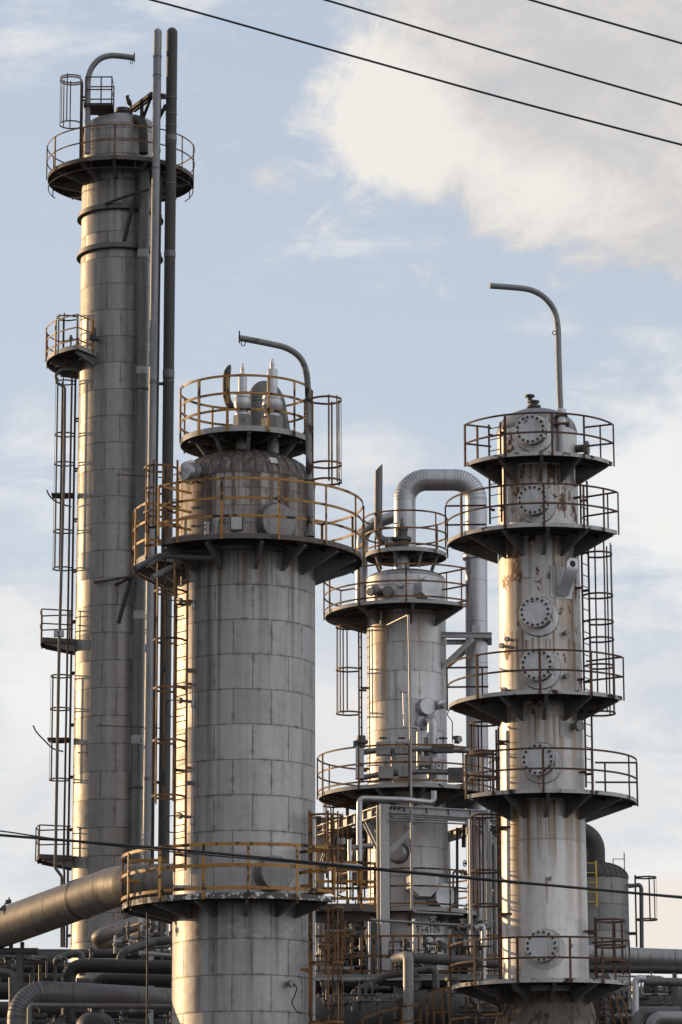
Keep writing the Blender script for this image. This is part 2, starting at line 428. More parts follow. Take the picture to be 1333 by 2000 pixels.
MAT['neck'] = weathered('dirty_neck_metal', (0.12, 0.11, 0.10), (0.17, 0.155, 0.14), rust=(0.07, 0.035, 0.02), rust_amt=0.4, rough=0.6, metal=0.2, scale=3)
# ------------------------------------------------------------------ tower kit
class Tower:
    def __init__(self, name, label, cat, px, py, Y, Rpx=None, R=None):
        P = W(px, py, Y)
        self.X, self.Y = P.x, Y
        self.root = thing(name, label, cat, (P.x, Y, 0))
        self.R = R or Rpx / scale_at(P)
    def z(self, py, front=0.0, px=None):
        """height of the point on the axis line (moved `front` metres nearer) seen at row py"""
        y = self.Y - front
        lo, hi = -5.0, 60.0
        for _ in range(50):
            md = (lo + hi) / 2
            if proj((self.X, y, md))[1] > py: lo = md
            else: hi = md
        return (lo + hi) / 2
    def zf(self, py): return self.z(py, self.R)
    def s(self, z): return scale_at((self.X, self.Y, z))
    def cx(self, z): return proj((self.X, self.Y, z))[0]
    def theta(self, px, z, R=None):
        R = R or self.R
        k = (px - self.cx(z)) / self.s(z) / R
        return math.degrees(math.asin(max(-1, min(1, k))))
    def loc(self, P):
        P = Vector(P); return Vector((P.x - self.X, P.y - self.Y, P.z))
    def L(self, px, py, Y):
        return self.loc(W(px, py, Y))

def pol(r, a, z=0.0):
    a = rad(a)
    return Vector((r * math.sin(a), -r * math.cos(a), z))

def arc(r, a0, a1, z=0.0, step=5.0):
    n = max(2, int(abs(a1 - a0) / step))
    return [pol(r, a0 + (a1 - a0) * i / n, z) for i in range(n + 1)]

def platform(t, z, R, a0, a1, heights=(1.05, 0.55), rin=None, rail='rail_yellow', rim='rim_grey', rim_h=0.14, post_step=30.0,
             bar=(0.02, 0.06), post_w=0.06, brackets=(), br_h=(0.42, 0.12), post_list=None, ends=(True, True), end_in=None,
             deck='deck', kick=False, rail_a=None, name='platform', parent=None, rail_off=0.0):
    full = abs(a1 - a0) >= 359
    rin = (t.R + 0.015) if rin is None else rin
    par = parent or t.root
    # deck
    b = MB()
    n = max(8, int(abs(a1 - a0) / 4))
    A = [a0 + (a1 - a0) * i / n for i in range(n + 1)]
    vs = []; fs = []
    th = 0.03
    for a in A:
        for r, zz in ((rin, 0), (R - .012, 0), (R - .012, -th), (rin, -th)): vs.append(pol(r, a, zz))
    for i in range(n):
        for k in range(4):
            k2 = (k + 1) % 4
            fs.append((i * 4 + k, i * 4 + k2, (i + 1) * 4 + k2, (i + 1) * 4 + k))
    if not full:
        fs.append((0, 3, 2, 1)); fs.append((n * 4, n * 4 + 1, n * 4 + 2, n * 4 + 3))
    b.add(vs, fs)
    # an underside ring stiffener
    rm = (rin + R) / 2 + 0.1
    b.bar(arc(rm, a0 + .5, a1 - .5, -th - .045), 0.03, 0.09, closed=False)
    pf = b.build(name, MAT[deck], par)
    pf.location = (0, 0, z)
    # rim
    b = MB()
    zc = 0.015 - rim_h / 2
    path = arc(R, a0, a1, zc, 3.0)
    if full: path = path[:-1]
    b.bar(path, 0.02, rim_h, closed=full)
    if not full:
        if ends[0]: b.bar([pol(rin + .02, a0, zc), pol(R - .012, a0, zc)], 0.02, rim_h)
        if ends[1]: b.bar([pol(rin + .02, a1, zc), pol(R - .012, a1, zc)], 0.02, rim_h)
    b.build('edge_channel', MAT[rim], pf)
    # brackets
    if brackets:
        b = MB()
        h0, h1 = br_h
        w = 0.09; L0, L1 = rin - 0.005, R - 0.10
        zt = -th - 0.012
        # tapered I bracket along -Y (angle 0)
        for (w_, zz0a, zz0b, zz1a, zz1b) in ((w, zt, zt - .02, zt, zt - .02), (w, zt - h0 + .02, zt - h0, zt - h1 + .02, zt - h1), (0.016, zt - .02, zt - h0 + .02, zt - .02, zt - h1 + .02)):
            b.add([(-w_/2, -L0, zz0b), (w_/2, -L0, zz0b), (w_/2, -L0, zz0a), (-w_/2, -L0, zz0a),
                   (-w_/2, -L1, zz1b), (w_/2, -L1, zz1b), (w_/2, -L1, zz1a), (-w_/2, -L1, zz1a)],
                  [(0,1,2,3),(7,6,5,4),(4,5,1,0),(3,2,6,7),(5,6,2,1),(4,0,3,7)])
        first = None
        for a in brackets:
            if first is None:
                first = b.build('bracket', MAT['bracket'], pf); first.rotation_euler = (0, 0, rad(a))
            else: inst(first, 'bracket', pf, (0, 0, 0), rad(a))
    # railing
    ra0, ra1 = rail_a or (a0, a1)
    rfull = full and rail_a is None
    Rr = R + 0.03 + rail_off
    nm = {0: 'top_rail', 1: 'mid_rail', 2: 'low_rail'}
    for k, h in enumerate(heights):
        path = arc(Rr, ra0, ra1, h, 4.0)
        if rfull: path = path[:-1]
        else:
            ein = end_in or (rin + 0.1)
            if ends[0]: path = [pol(ein, ra0, h)] + path
            if ends[1]: path = path + [pol(ein, ra1, h)]
        MB().bar(path, bar[0], bar[1], closed=rfull).build(nm[min(k, 2)], MAT[rail], pf)
    hp = heights[0]
    b = MB(); b.box((0, -0.012, (hp - rim_h) / 2), (post_w, 0.012, hp + rim_h)); b.box((post_w/2 - .006, 0.008, (hp - rim_h) / 2), (0.012, 0.03, hp + rim_h - .004))
    if post_list is None:
        m = max(2, int(round(abs(ra1 - ra0) / post_step)))
        post_list = [(Rr, ra0 + (ra1 - ra0) * i / m) for i in range(m if rfull else m + 1)]
        if not rfull:
            if ends[0]: post_list.append(((end_in or rin + .1), ra0))
            if ends[1]: post_list.append(((end_in or rin + .1), ra1))
    else:
        post_list = [(Rr, a) if not isinstance(a, tuple) else a for a in post_list]
    first = None
    for (r, a) in post_list:
        p = pol(r + 0.018, a)
        if first is None:
            first = b.build('guard_post', MAT[rail], pf); first.location = p; first.rotation_euler = (0, 0, rad(a))
        else: inst(first, 'guard_post', pf, p, rad(a))
    return pf

def ladder(t, ang, z0, z1, stand=0.2, width=0.42, rail='rail_rust', cages=(), step=0.3, parent=None, R=None, cage_r=0.36, hoops=None, face=0.0,
           clip_step=2.4, sw=0.055):
    """ladder on the shell at `ang`; cages: list of (z_low, z_high, [hoop heights])"""
    R = R if R is not None else t.R
    o = pol(R + stand, ang)
    e_r = pol(1, ang + face); e_t = Vector((math.cos(rad(ang + face)), math.sin(rad(ang + face)), 0))
    b = MB()
    for s in (-1, 1):
        p = o + e_t * (s * width / 2)
        b.bar([p + Vector((0, 0, z0)), p + Vector((0, 0, z1))], 0.05, sw)
        zz = z0 + 0.4
        while zz < z1 and clip_step:
            q = p - e_r * (stand + 0.02)
            b.bar([p + Vector((0, 0, zz)), q + Vector((0, 0, zz))], 0.05, 0.06)
            zz += clip_step
    zz = z0 + 0.15
    while zz < z1 - .05:
        b.tube([o - e_t * width / 2 + Vector((0, 0, zz)), o + e_t * width / 2 + Vector((0, 0, zz))], 0.013, 6)
        zz += step
    ld = b.build('ladder', MAT[rail], parent or t.root, (o.x, o.y, z0))
    for (za, zb, hs) in cages:
        # hoop
        b = MB()
        cen = e_r * 0.36
        path = []
        for i in range(25):
            a = rad(-130 + 260 * i / 24)
            path.append(cen + e_r * (cage_r * math.cos(a)) + e_t * (cage_r * math.sin(a)))
        path = [e_t * (-width / 2)] + path + [e_t * (width / 2)]
        b.bar(path, 0.012, 0.05)
        first = None
        for h in hs:
            if first is None:
                first = b.build('cage_hoop', MAT[rail], ld); first.location = (0, 0, h - z0)
            else: inst(first, 'cage_hoop', ld, (0, 0, h - z0))
        b = MB(); b.box((0, 0, (zb - za) / 2), (0.04, 0.012, zb - za))
        first = None
        for a in (-75, -38, 0, 38, 75):
            p = cen + e_r * ((cage_r - .012) * math.cos(rad(a))) + e_t * ((cage_r - .012) * math.sin(rad(a)))
            p = p + Vector((0, 0, za - z0))
            rz = rad(ang + face + a)
            if first is None:
                first = b.build('cage_bar', MAT[rail], ld); first.location = p; first.rotation_euler = (0, 0, rz)
            else: inst(first, 'cage_bar', ld, p, rz)
    return ld

def nozzle(t, px, py, rpx, proud, mat='cover', name='nozzle', flange=True, n=28, neck=None, tilt=0.0, cap=None, Rs=None, oct_=False, parent=None):
    """short round stub sticking out of the shell; (px,py) is where its outer face is seen"""
    Rs = Rs or t.R
    z = t.z(py, Rs + proud)
    a = t.theta(px, z, Rs + proud)
    s = t.s(z)
    r = rpx / s
    d = pol(1, a)
    o = pol(Rs - 0.06, a, z)
    b = MB()
    L = proud + 0.06
    ch = min(0.02, r * .1)
    if oct_:
        b.lathe([(r, 0), (r, L - ch), (r - ch, L)], 8, o, d, start=math.pi / 8)
    else:
        if neck:
            b.lathe([(r * neck, 0), (r * neck, L - .09), (r, L - .09), (r, L)], n, o, d)
        else:
            b.lathe([(r, 0), (r, L - ch), (r - ch, L)], n, o, d)
    return b.build(name, MAT[mat], parent or t.root, o), o + d * L, d, r

def pipe(name, label, cat, pts, d, mat, bend=0.3, seams=None, group=None, parent=None, n=20, nb=8, px=True, seam_mat='seam_soft', sw=0.02, rnd=0.0, local=None, ribs=False):
    """pts: (px,py,Y) triples of the photo's layout, or world points; d in metres"""
    P = [W(*q) for q in pts] if px else [Vector(q) for q in pts]
    if local: P = [local.loc(q) for q in P]
    path = fillet(P, bend, nb) if bend else P
    sm = set()
    if seams: path, sm = resample_seams(path, seams, sw)
    if ribs:
        # gored elbow: a narrow lap at each station of the bend
        out = []; sm2 = set()
        for i, p in enumerate(path):
            if 0 < i < len(path) - 1:
                a = (path[i] - path[i-1]); c = (path[i+1] - path[i])
                if a.length > 1e-5 and c.length > 1e-5 and a.angle(c) > rad(1.0) and min(a.length, c.length) > 0.03:
                    out.append(p - a.normalized() * 0.008); sm2.add(len(out) - 1); out.append(p + c.normalized() * 0.008); continue
            out.append(p)
            if i in sm: sm2.add(len(out) - 1)
        path, sm = out, sm2
    b = MB().tube(path, d / 2, n, seam_at=sm)
    o = b.build(name, [MAT[mat], MAT[seam_mat]], parent, path[0], smooth=50)
    if label: tag(o, label, cat, group)
    return o

def handwheel(parent, p, r, axis=(0, 0, 1), mat='valve_dark', stem=0.15):
    b = MB()
    ax = Vector(axis).normalized()
    ref = Vector((1, 0, 0)) if abs(ax.x) < .9 else Vector((0, 0, 1))
    e1 = ax.cross(ref).normalized(); e2 = ax.cross(e1)
    p = Vector(p); c = p + ax * stem
    b.tube([c + (e1 * math.cos(2*math.pi*i/16) + e2 * math.sin(2*math.pi*i/16)) * r for i in range(16)], r * .13, 6, closed=True)
    for k in range(3):
        a = math.pi * k / 3
        dd = e1 * math.cos(a) + e2 * math.sin(a)
        b.tube([c - dd * r, c + dd * r], r * .08, 5)
    b.tube([p - ax * .02, c + ax * r * .5], r * .12, 6)
    return b.build('handwheel', MAT[mat], parent, p)

def flange_pair(parent, p, d, r, mat='cast', gap=0.05, name='flange', n=20):
    b = MB(); d = Vector(d).normalized()
    b.lathe([(r, -gap), (r, -0.004)], n, p, d); b.lathe([(r, 0.004), (r, gap)], n, p, d)
    return b.build(name, MAT[mat], parent, p)

def gate_valve(p, d, r, name='gate_valve', label=None, cat='valve', mat='valve_dark', group=None, up=(0, 0, 1), wheel=True):
    """flanged valve with bonnet and handwheel: body along d, bonnet along up"""
    p = Vector(p); d = Vector(d).normalized(); up = Vector(up).normalized()
    t = thing(name, label, cat, p, group) if label else None
    b = MB()
    L = r * 2.2
    b.lathe([(r * 1.25, -L), (r * 1.25, -L * .82), (r * .7, -L * .8), (r * 0.95, -L * .3), (r * 0.95, L * .3), (r * .7, L * .8), (r * 1.25, L * .82), (r * 1.25, L)], 16, (0, 0, 0), d)
    b.build('valve_body', MAT[mat], t)
    b = MB(); b.lathe([(r * .7, r * .6), (r * .7, r * 1.4), (r * 1.05, r * 1.42), (r * 1.05, r * 1.7), (r * .45, r * 1.75), (r * .35, r * 2.6)], 12, (0, 0, 0), up)
    b.build('bonnet', MAT[mat], t)
    if wheel: handwheel(t, up * r * 2.6, r * 1.15, up, mat, r * .35)
    return t
def shell(t, z0, z1, mat, dome=None, R0=None, R1=None, n=96, name='shell', extra=()):
    """upright cylinder with optional elliptical head of height `dome`; returns shell object"""
    R0 = R0 or t.R; R1 = R1 or t.R
    b = MB()
    k = 24
    prof = [(R0 + (R1 - R0) * i / k, z0 + (z1 - z0) * i / k) for i in range(k + 1)]
    b.lathe(prof, n)
    sh = b.build(name, mat, t.root)
    return sh

def head(t, z1, h, R, mat, n=96, name='domed_head', knuckle=True, parent=None):
    b = MB()
    prof = []
    for i in range(15):
        a = math.pi / 2 * i / 14
        prof.append((max(R * math.cos(a), 0.0005), z1 + h * math.sin(a)))
    prof = [(R + 0.012, z1 - .05), (R + 0.012, z1 + 0.0)] + [(r + 0.012 if i < 1 else r, z) for i, (r, z) in enumerate(prof)]
    b.lathe(prof, n)
    return b.build(name, mat, parent or t.root)

def ring(t, z, R, h, w, mat, name='stiffener_ring'):
    b = MB(); path = arc(R, 0, 360, z, 4.0)[:-1]
    b.bar(path, w, h, closed=True)
    return b.build(name, MAT[mat], t.root, (0, 0, z))

# =================================================================== M: big tower in front
TM = Tower('process_tower', 'widest tower, grey panelled cladding with yellow railings and two silver relief valves on top', 'tower', 479, 1250, 77.0, Rpx=137)
zseam = TM.zf(1345)
kM = TM.zf(917)          # knuckle of the dome
zM2 = TM.z(1043, 2.72)
matM = cladding('weathered_grey_cladding', TM.R, zseam, 0.815, 0.90, (0.285, 0.275, 0.272), (0.395, 0.382, 0.378), msize=0.011, rough=0.46, metal=0.48, grime=0.45,
                streaks=((zM2 - 0.2, 4.6, 0.8, (0.085, 0.055, 0.028), 3.2), (zM2 - 0.2, 1.6, 0.6, (0.07, 0.055, 0.04), 7.0), (TM.zf(1760), 3.5, 0.6, (0.06, 0.047, 0.03), 3.5)),
                uoff=0.22, scrape=(-1.25, 1.5, TM.zf(1842), TM.zf(1800)),
                bands=[(-.80, .13, zM2 - .2, 8.0, .75, (.085, .06, .035)), (-.56, .07, zM2 - .2, 7.0, .7, (.11, .075, .035)), (.05, .10, zM2 - .2, 1.6, .6, (.13, .09, .045)), (.55, .07, zM2 - .2, 1.9, .5, (.12, .09, .05)), (1.25, .10, zM2 - .2, 2.4, .6, (.12, .085, .045)), (-1.1, .16, TM.zf(1760), 3.5, .5, (.10, .07, .04)), (-.62, .10, TM.zf(1760), 3.5, .5, (.10, .07, .04)), (-1.0, .25, zM2 - .2, 9.0, .35, (.13, .12, .11))])
_r = random.Random(4)
MTB = [(_r.uniform(-1.9, 1.9), _r.uniform(.06, .17), kM + .05, _r.uniform(1.2, 4.5), _r.uniform(.6, 1.0), _r.choice(((.075, .035, .017), (.06, .042, .028), (.10, .06, .03)))) for i in range(22)]
matMt = cladding('rust_streaked_grey_cladding', TM.R, kM, 0.42, 0.36, (0.26, 0.24, 0.22), (0.36, 0.335, 0.31), msize=0.008, rough=0.55, metal=0.2, grime=0.9, bands=MTB,
                 streaks=((kM + .6, 2.4, 0.95, (0.055, 0.024, 0.012), 5.0), (kM + .6, 2.6, 0.9, (0.06, 0.045, 0.035), 8.0)))
shell(TM, 0.0, zM2 - 0.02, matM)
shell(TM, zM2 - 0.02, kM, matMt, name='upper_shell')
def ribbed_head(t, z1, h, R, mat, n=112):
    return head(t, z1, h, R, mat, n)
hd = ribbed_head(TM, kM, 0.80, TM.R, weathered('sooty_rusted_head', (0.055, 0.045, 0.039), (0.085, 0.07, 0.06), rust=(0.075, 0.03, 0.015), rust_amt=0.34, rough=0.6, scale=1.2, streak=1.0, streak_col=(0.24, 0.205, 0.17)))
# radial standing seams of the head
b = MB()
for i in range(36):
    a = i * 10
    pth = []
    for k in range(12):
        q = math.pi / 2 * k / 13
        pth.append(pol((TM.R + .008) * math.cos(q) + .004, a, kM + 0.80 * math.sin(q) + .006))
    b.bar(pth, 0.012, 0.01)
b.build('head_seam', MAT['pipe_soot'], hd)
b = MB(); b.box((0, 0, 0), (0.19, 0.02, 0.20))
zz = kM + 0.20; a_ = TM.theta(538, zz, TM.R * .97)
o = b.build('patch_plate', MAT['label_white'], hd); o.location = pol(TM.R * .955, a_, kM + 0.27); o.rotation_euler = (rad(-38), 0, rad(a_))

# top platform over the head
zM1 = TM.z(833, 1.5)
RM1 = 127 / TM.s(zM1)
p1 = platform(TM, zM1, RM1, 0, 360, heights=(1.22, 0.80, 0.40), rin=0.05, rim='rim_grey', rim_h=0.13, bar=(0.02, 0.055), post_w=0.06,
              post_list=[-112, -75, -42, -14, 21, 47, 84, 118, 150, 180, 212], rail='rail_yellow')
b = MB(); first = None
for a in (-65, -33, 5, 35, 68, 110, 160, 200, 250):
    bb = MB(); bb.bar([(0, -RM1 + .1, -.10), (0, -0.35, -.10)], 0.08, 0.13)
    bb.hsec((0, -RM1 + .30, -.15), (0, -RM1 + .72, -.66), 0.08, 0.08, .015)
    if first is None:
        first = bb.build('bracket', MAT['bracket'], p1); first.rotation_euler = (0, 0, rad(a))
    else: inst(first, 'bracket', p1, (0, 0, 0), rad(a))
for px in (475, 535):
    bb = MB(); bb.lathe([(0.145, -1.0), (0.145, -0.035)], 24)
    o = bb.build('nozzle_neck', MAT['alu_dull'], p1)
    k = (px - TM.cx(zM1)) / TM.s(zM1); o.location = (k, -0.55, 0)

# relief valves standing on the top platform
def relief_valve(t, px, base_py, ytop, rb, rc, hs, local_y):
    """px column, rows; built from lathe: flange block, bulb, bonnet cylinder, cap"""
    s = t.s(zM1)
    x = (px - t.cx(zM1)) / s
    H = t.z(ytop, -local_y) - zM1
    o = Vector((x, local_y, zM1 + 0.01))
    b = MB()
    w = rb * 1.12
    b.lathe([(w, 0.0), (w, 0.44), (rb * .7, 0.46)], 8, start=math.pi / 8)
    rv = b.build('relief_valve', MAT['cast'], t.root); rv.location = o
    b = MB(); z0 = 0.46
    b.lathe([(rb * .85, z0), (rb * .85, z0 + .05), (rb * .6, z0 + .055), (rb * .78, z0 + .12), (rb, z0 + .24), (rb, z0 + .33), (rb * .88, z0 + .42), (rb * .94, z0 + .43),
             (rb * .94, z0 + .50), (rb * .72, z0 + .51)], 32)
    b.build('valve_bulb', MAT['silver'], rv)
    b = MB(); z1 = z0 + .50
    b.lathe([(rc, z1), (rc, H - .28), (rc * .96, H - .265), (rc * .5, H - .25)], 28); b.build('bonnet', MAT['silver'], rv)
    b = MB(); b.lathe([(rc * .42, H - .27), (rc * .42, H - .16), (rc * .48, H - .155), (rc * .48, H - .11), (rc * .3, H - .1), (rc * .25, H)], 16); b.build('cap', MAT['silver'], rv)
    return rv
relief_valve(TM, 475.5, 833, 711, 0.205, 0.105, 0, -0.70)
relief_valve(TM, 533, 833, 702, 0.245, 0.125, 0, -0.55)
# ribbed dark vapour bend behind the valves and the curved open tail pipe
L = TM.L
pipe('vapour_bend', None, None, [L(502, 850, 77.35), L(502, 760, 77.35), L(536, 762, 78.0), L(552, 850, 78.1)], 0.43, 'pipe_grey', bend=0.40, px=False, parent=TM.root, ribs=True, n=28, nb=10, seam_mat='seam')
b = MB()
tp = catmull([L(463, 795, 76.7), L(452, 793, 76.7), L(445, 782, 76.7), L(442.5, 764, 76.7), L(442.5, 742, 76.7), L(444.5, 727, 76.7)], 5)
b.tube(tp, 0.088, 16)
e = tp[-1]
b.add([], [])
o = b.build('tail_pipe', MAT['pipe_soot'], TM.root, tp[0])
bb = MB(); e = Vector(tp[-1]); bb.sweep([e, e + Vector((.045, 0, .13)), e + Vector((.075, 0, .2))], [(.088 * math.cos(i * .393), .088 * math.sin(i * .393)) for i in range(16)], scales=[1, .6, .05])
bb.build('tail_tip', MAT['pipe_soot'], o)
o.children[0].location = Vector(o.children[0].location) - o.location

# M2: the wide upper platform
RM2 = 228 / TM.s(zM2)
pM2 = platform(TM, zM2, RM2, -44, 140, heights=(1.30, 0.84, 0.42), rim='rim_dark', rim_h=0.12, bar=(0.02, 0.055), post_w=0.055, rail='rail_yellow',
               brackets=(-42, -18, 10, 33, 55, 78, 102, 138), br_h=(0.55, 0.13), post_list=[-44, -32, -9.5, 17.5, 43, 68, 92, 115, 140, (2.0, 140), (2.2, -44)])
# lower side landing at the left, reached by the caged ladder
TMland = (-118, -62)
zl = TM.z(1078, 1.6)
platform(TM, zl, 2.62, -118, -58, heights=(1.22, 0.78, 0.36), rim='rim_grey', rim_h=0.14, bar=(0.02, 0.055), post_w=0.055, rail='rail_yellow', brackets=(-112, -88, -64),
         br_h=(0.6, 0.13), post_list=[-118, -103, -88, -73, -58], name='side_landing')
# M3: lower platform
zM3 = TM.z(1744, 2.82)
RM3 = 237 / TM.s(zM3)
pM3 = platform(TM, zM3, RM3, -97, 47, heights=(1.10, 0.63, 0.12), rim='rim_white', rim_h=0.13, bar=(0.02, 0.072), post_w=0.06, rail='rail_yellow', brackets=(-95, -72, -47, -22, 3, 28, 46),
               br_h=(0.36, 0.12), post_list=[-97, -66, -40, -17, 3.5, 26, 47, (2.2, -97), (2.3, 47)])
# ladders
ladder(TM, -51.6, TM.z(1700, 1.2), zM2 + .1, 0.18, 0.44, 'rail_orange', cages=[(TM.z(1570, 1.2), TM.z(1100, 1.2), [TM.z(q, 1.4) for q in (1555, 1447, 1345, 1250, 1155)])], clip_step=1.95)
ladder(TM, -57, zl, TM.z(900, 1.2), 0.35, 0.44, 'rail_orange', cages=[(TM.z(1040, 1.2), TM.z(905, 1.2), [TM.z(q, 1.4) for q in (1000, 955, 912)])], clip_step=0)
ladder(TM, 57.5, 4.0, TM.z(1585, 1.0), 0.18, 0.36, 'rail_orange', cages=[(4.5, TM.z(1770, 1.2), [TM.z(q, 1.3) for q in (1772, 1880, 1996)]), (TM.z(1745, 1.0), TM.z(1588, 1.0), [TM.z(q, 1.0) for q in (1595, 1660)])], face=25, cage_r=0.40, clip_step=1.9)
ladder(TM, 84, zM2, TM.z(775, 0.4), 0.16, 0.42, 'rail_orange', cages=[(TM.z(946, 0.2), TM.z(778, 0.2), [TM.z(q, 0.2) for q in (782, 908, 941)])], clip_step=0, R=1.42)
# conduit with box fittings beside the ladder
b = MB(); a_ = TM.theta(381, TM.zf(1400), TM.R + .05)
b.tube([pol(TM.R + .05, a_, TM.zf(1735)), pol(TM.R + .05, a_, TM.zf(1112))], 0.018, 8)
cd = b.build('conduit', MAT['alu_dull'], TM.root, pol(TM.R + .05, a_, TM.zf(1735)))
for q in (1177, 1370, 1600):
    b = MB(); b.lathe([(0.02, -.09), (0.045, -.05), (0.045, .05), (0.02, .09)], 12); o = b.build('conduit_fitting', MAT['steel'], cd); o.location = (0, 0, TM.zf(q) - TM.zf(1735))
for q in (1303, 1524):
    b = MB(); b.box((0, 0, 0), (0.16, 0.1, 0.09)); o = b.build('conduit_clamp', MAT['steel_dark'], cd); o.location = (-.05, 0.02, TM.zf(q) - TM.zf(1735))
# thermowells with looped leads on the lit flank
for q in (1160, 1357, 1585):
    o, P, d, r = nozzle(TM, 353, q, 6, 0.28, 'cast', 'thermowell', neck=.5)
    b = MB(); P = Vector(P)
    b.tube(catmull([P, P + Vector((-.22, -.02, -.02)), P + Vector((-.27, 0, -.2)), P + Vector((-.2, 0.05, -.36)), P + Vector((.0, 0.0, -.38)), P + Vector((.14, 0.05, -.34))], 5), 0.014, 6)
    c = b.build('sensor_lead', MAT['rubber'], o, P); c.location = P - o.location
o, P, d, r = nozzle(TM, 575, 1918, 8, 0.22, 'cast', 'thermowell', neck=.6); P = Vector(P)
b = MB(); b.tube(catmull([P, P + Vector((.08, 0, -.1)), P + Vector((.03, .03, -.28)), P + Vector((-.03, .03, -.42)), P + Vector((.06, .08, -.6)), P + Vector((.2, .1, -.66))], 5), 0.016, 6)
c = b.build('sensor_lead', MAT['rubber'], o, P); c.location = P - o.location
# fittings standing at the upper shell
o, P, d, r = nozzle(TM, 549, 1016, 36, 0.22, 'cover_grey', 'manway_cover', n=40)
b = MB(); b.lathe([(r * 1.13, 0), (r * 1.13, .05)], 40, (0, 0, 0), d); c = b.build('cover_flange', MAT['steel_dark'], o); c.location = d * 0.09
o, P, d, r = nozzle(TM, 545, 1703, 33, 0.34, 'cover_grey', 'manway_cover', n=40)
b = MB(); b.lathe([(r * 1.1, 0), (r * 1.1, .06)], 40, (0, 0, 0), d); c = b.build('cover_flange', MAT['cover_grey'], o); c.location = d * 0.06
o, P, d, r = nozzle(TM, 366, 908, 19, 0.30, 'alu', 'side_nozzle', neck=None); 
b = MB(); b.lathe([(r * 1.25, -.05), (r * 1.25, .03)], 28, (0, 0, 0), d); c = b.build('cover_flange', MAT['alu_dull'], o); c.location = d * 0.18
za = TM.zf(1022); a_ = TM.theta(467, za)
b = MB(); b.box((0, 0, 0), (0.30, 0.02, 0.36)); o = b.build('name_plate', MAT['steel_dark'], TM.root); o.location = pol(TM.R + .03, a_, za); o.rotation_euler = (0, 0, rad(a_))
b = MB(); b.box((0, -.012, 0), (0.245, 0.02, 0.295)); b.build('plate_face', MAT['label_white'], o)
# short vent elbow and the small drain pipework below the left landing
pipe('vent_elbow', None, None, [L(437, 1013, 75.45), L(422, 1013, 75.2), L(419, 1052, 75.2)], 0.15, 'cast', bend=.12, px=False, parent=TM.root)
pipe('vent_stub', None, None, [L(405, 1020, 75.15), L(405, 1056, 75.15)], 0.11, 'alu_dull', bend=0, px=False, parent=TM.root)
dp = pipe('drain_pipe', None, None, [L(420, 1060, 75.0), L(420, 1089, 75.0), L(395, 1089, 75.0), L(313, 1085, 75.3), L(264, 1110, 74.6)], 0.135, 'alu_dark', bend=.11, px=False, parent=TM.root)
pipe('drain_pipe', None, None, [L(405, 1066, 75.3), L(405, 1076, 75.3), L(345, 1076, 75.5), L(288, 1105, 74.9)], 0.10, 'alu_dark', bend=.09, px=False, parent=TM.root)
pipe('drain_pipe', None, None, [L(352, 1103, 75.6), L(330, 1110, 75.2), L(298, 1128, 74.6)], 0.12, 'alu_dull', bend=.09, px=False, parent=TM.root)
# davit arm
b = MB()
dv = catmull([L(605, 1040, 75.6), L(604.5, 950, 75.6), L(603, 850, 75.6), L(602, 765, 75.6), L(598, 724, 75.5), L(585, 697, 75.4), L(560, 680, 75.3), L(525, 671, 75.1), L(468, 660, 74.9)], 8)
b.tube(dv, 0.073, 18)
o = b.build('davit_arm', MAT['davit'], TM.root, dv[0])
bb = MB(); bb.lathe([(0.13, -.1), (0.13, -.03), (0.1, -.02), (0.1, .05)], 20); bb.build('davit_socket', MAT['davit'], o)
bb = MB(); bb.box((0, 0, 0.02), (0.03, 0.16, 0.26)); c = bb.build('end_plate', MAT['davit'], o); c.location = dv[-1] - dv[0]
bb = MB(); bb.tube([Vector((.05 * math.cos(i * .5236), 0, .065 * math.sin(i * .5236))) for i in range(12)], 0.012, 6, closed=True); c = bb.build('lifting_eye', MAT['rail_dark'], o); c.location = dv[-1] - dv[0] + Vector((.09, 0, -.13))
bb = MB(); bb.box((0, 0, 0), (0.22, 0.2, 0.05)); c = bb.build('davit_collar', MAT['rail_dark'], o); c.location = L(604, 940, 75.6) - dv[0]

# =================================================================== R: silver tower at the right
TR = Tower('process_tower', 'rust-flaked silver tower at the right with five platforms and six bolted round manways', 'tower', 1054, 1150, 85.0, Rpx=79.5)
zt = TR.z(824, TR.R)
rowsR = []
c1, c2 = (0.50, 0.485, 0.47), (0.60, 0.585, 0.57)
st = tuple((TR.z(q, TR.R), ln, am, (0.26, 0.165, 0.08), fr) for q, ln, am, fr in ((905, 1.3, 0.9, 6.0), (1045, 2.8, 0.85, 4.0), (1375, 2.2, .75, 5.0), (1562, 2.6, .8, 5.0), (1250, 1.5, .6, 6.0)))
_r = random.Random(9)
def runs(rows, n, umax=.98):
    out = []
    for i in range(n):
        q = _r.choice(rows)
        out.append((_r.uniform(-umax, umax), _r.uniform(.02, .06), TR.z(q, TR.R) - _r.uniform(0, .08), _r.uniform(.5, 2.4), _r.uniform(.5, .95), _r.choice(((.20, .11, .045), (.16, .085, .04), (.26, .165, .08), (.11, .06, .03)))))
    return out
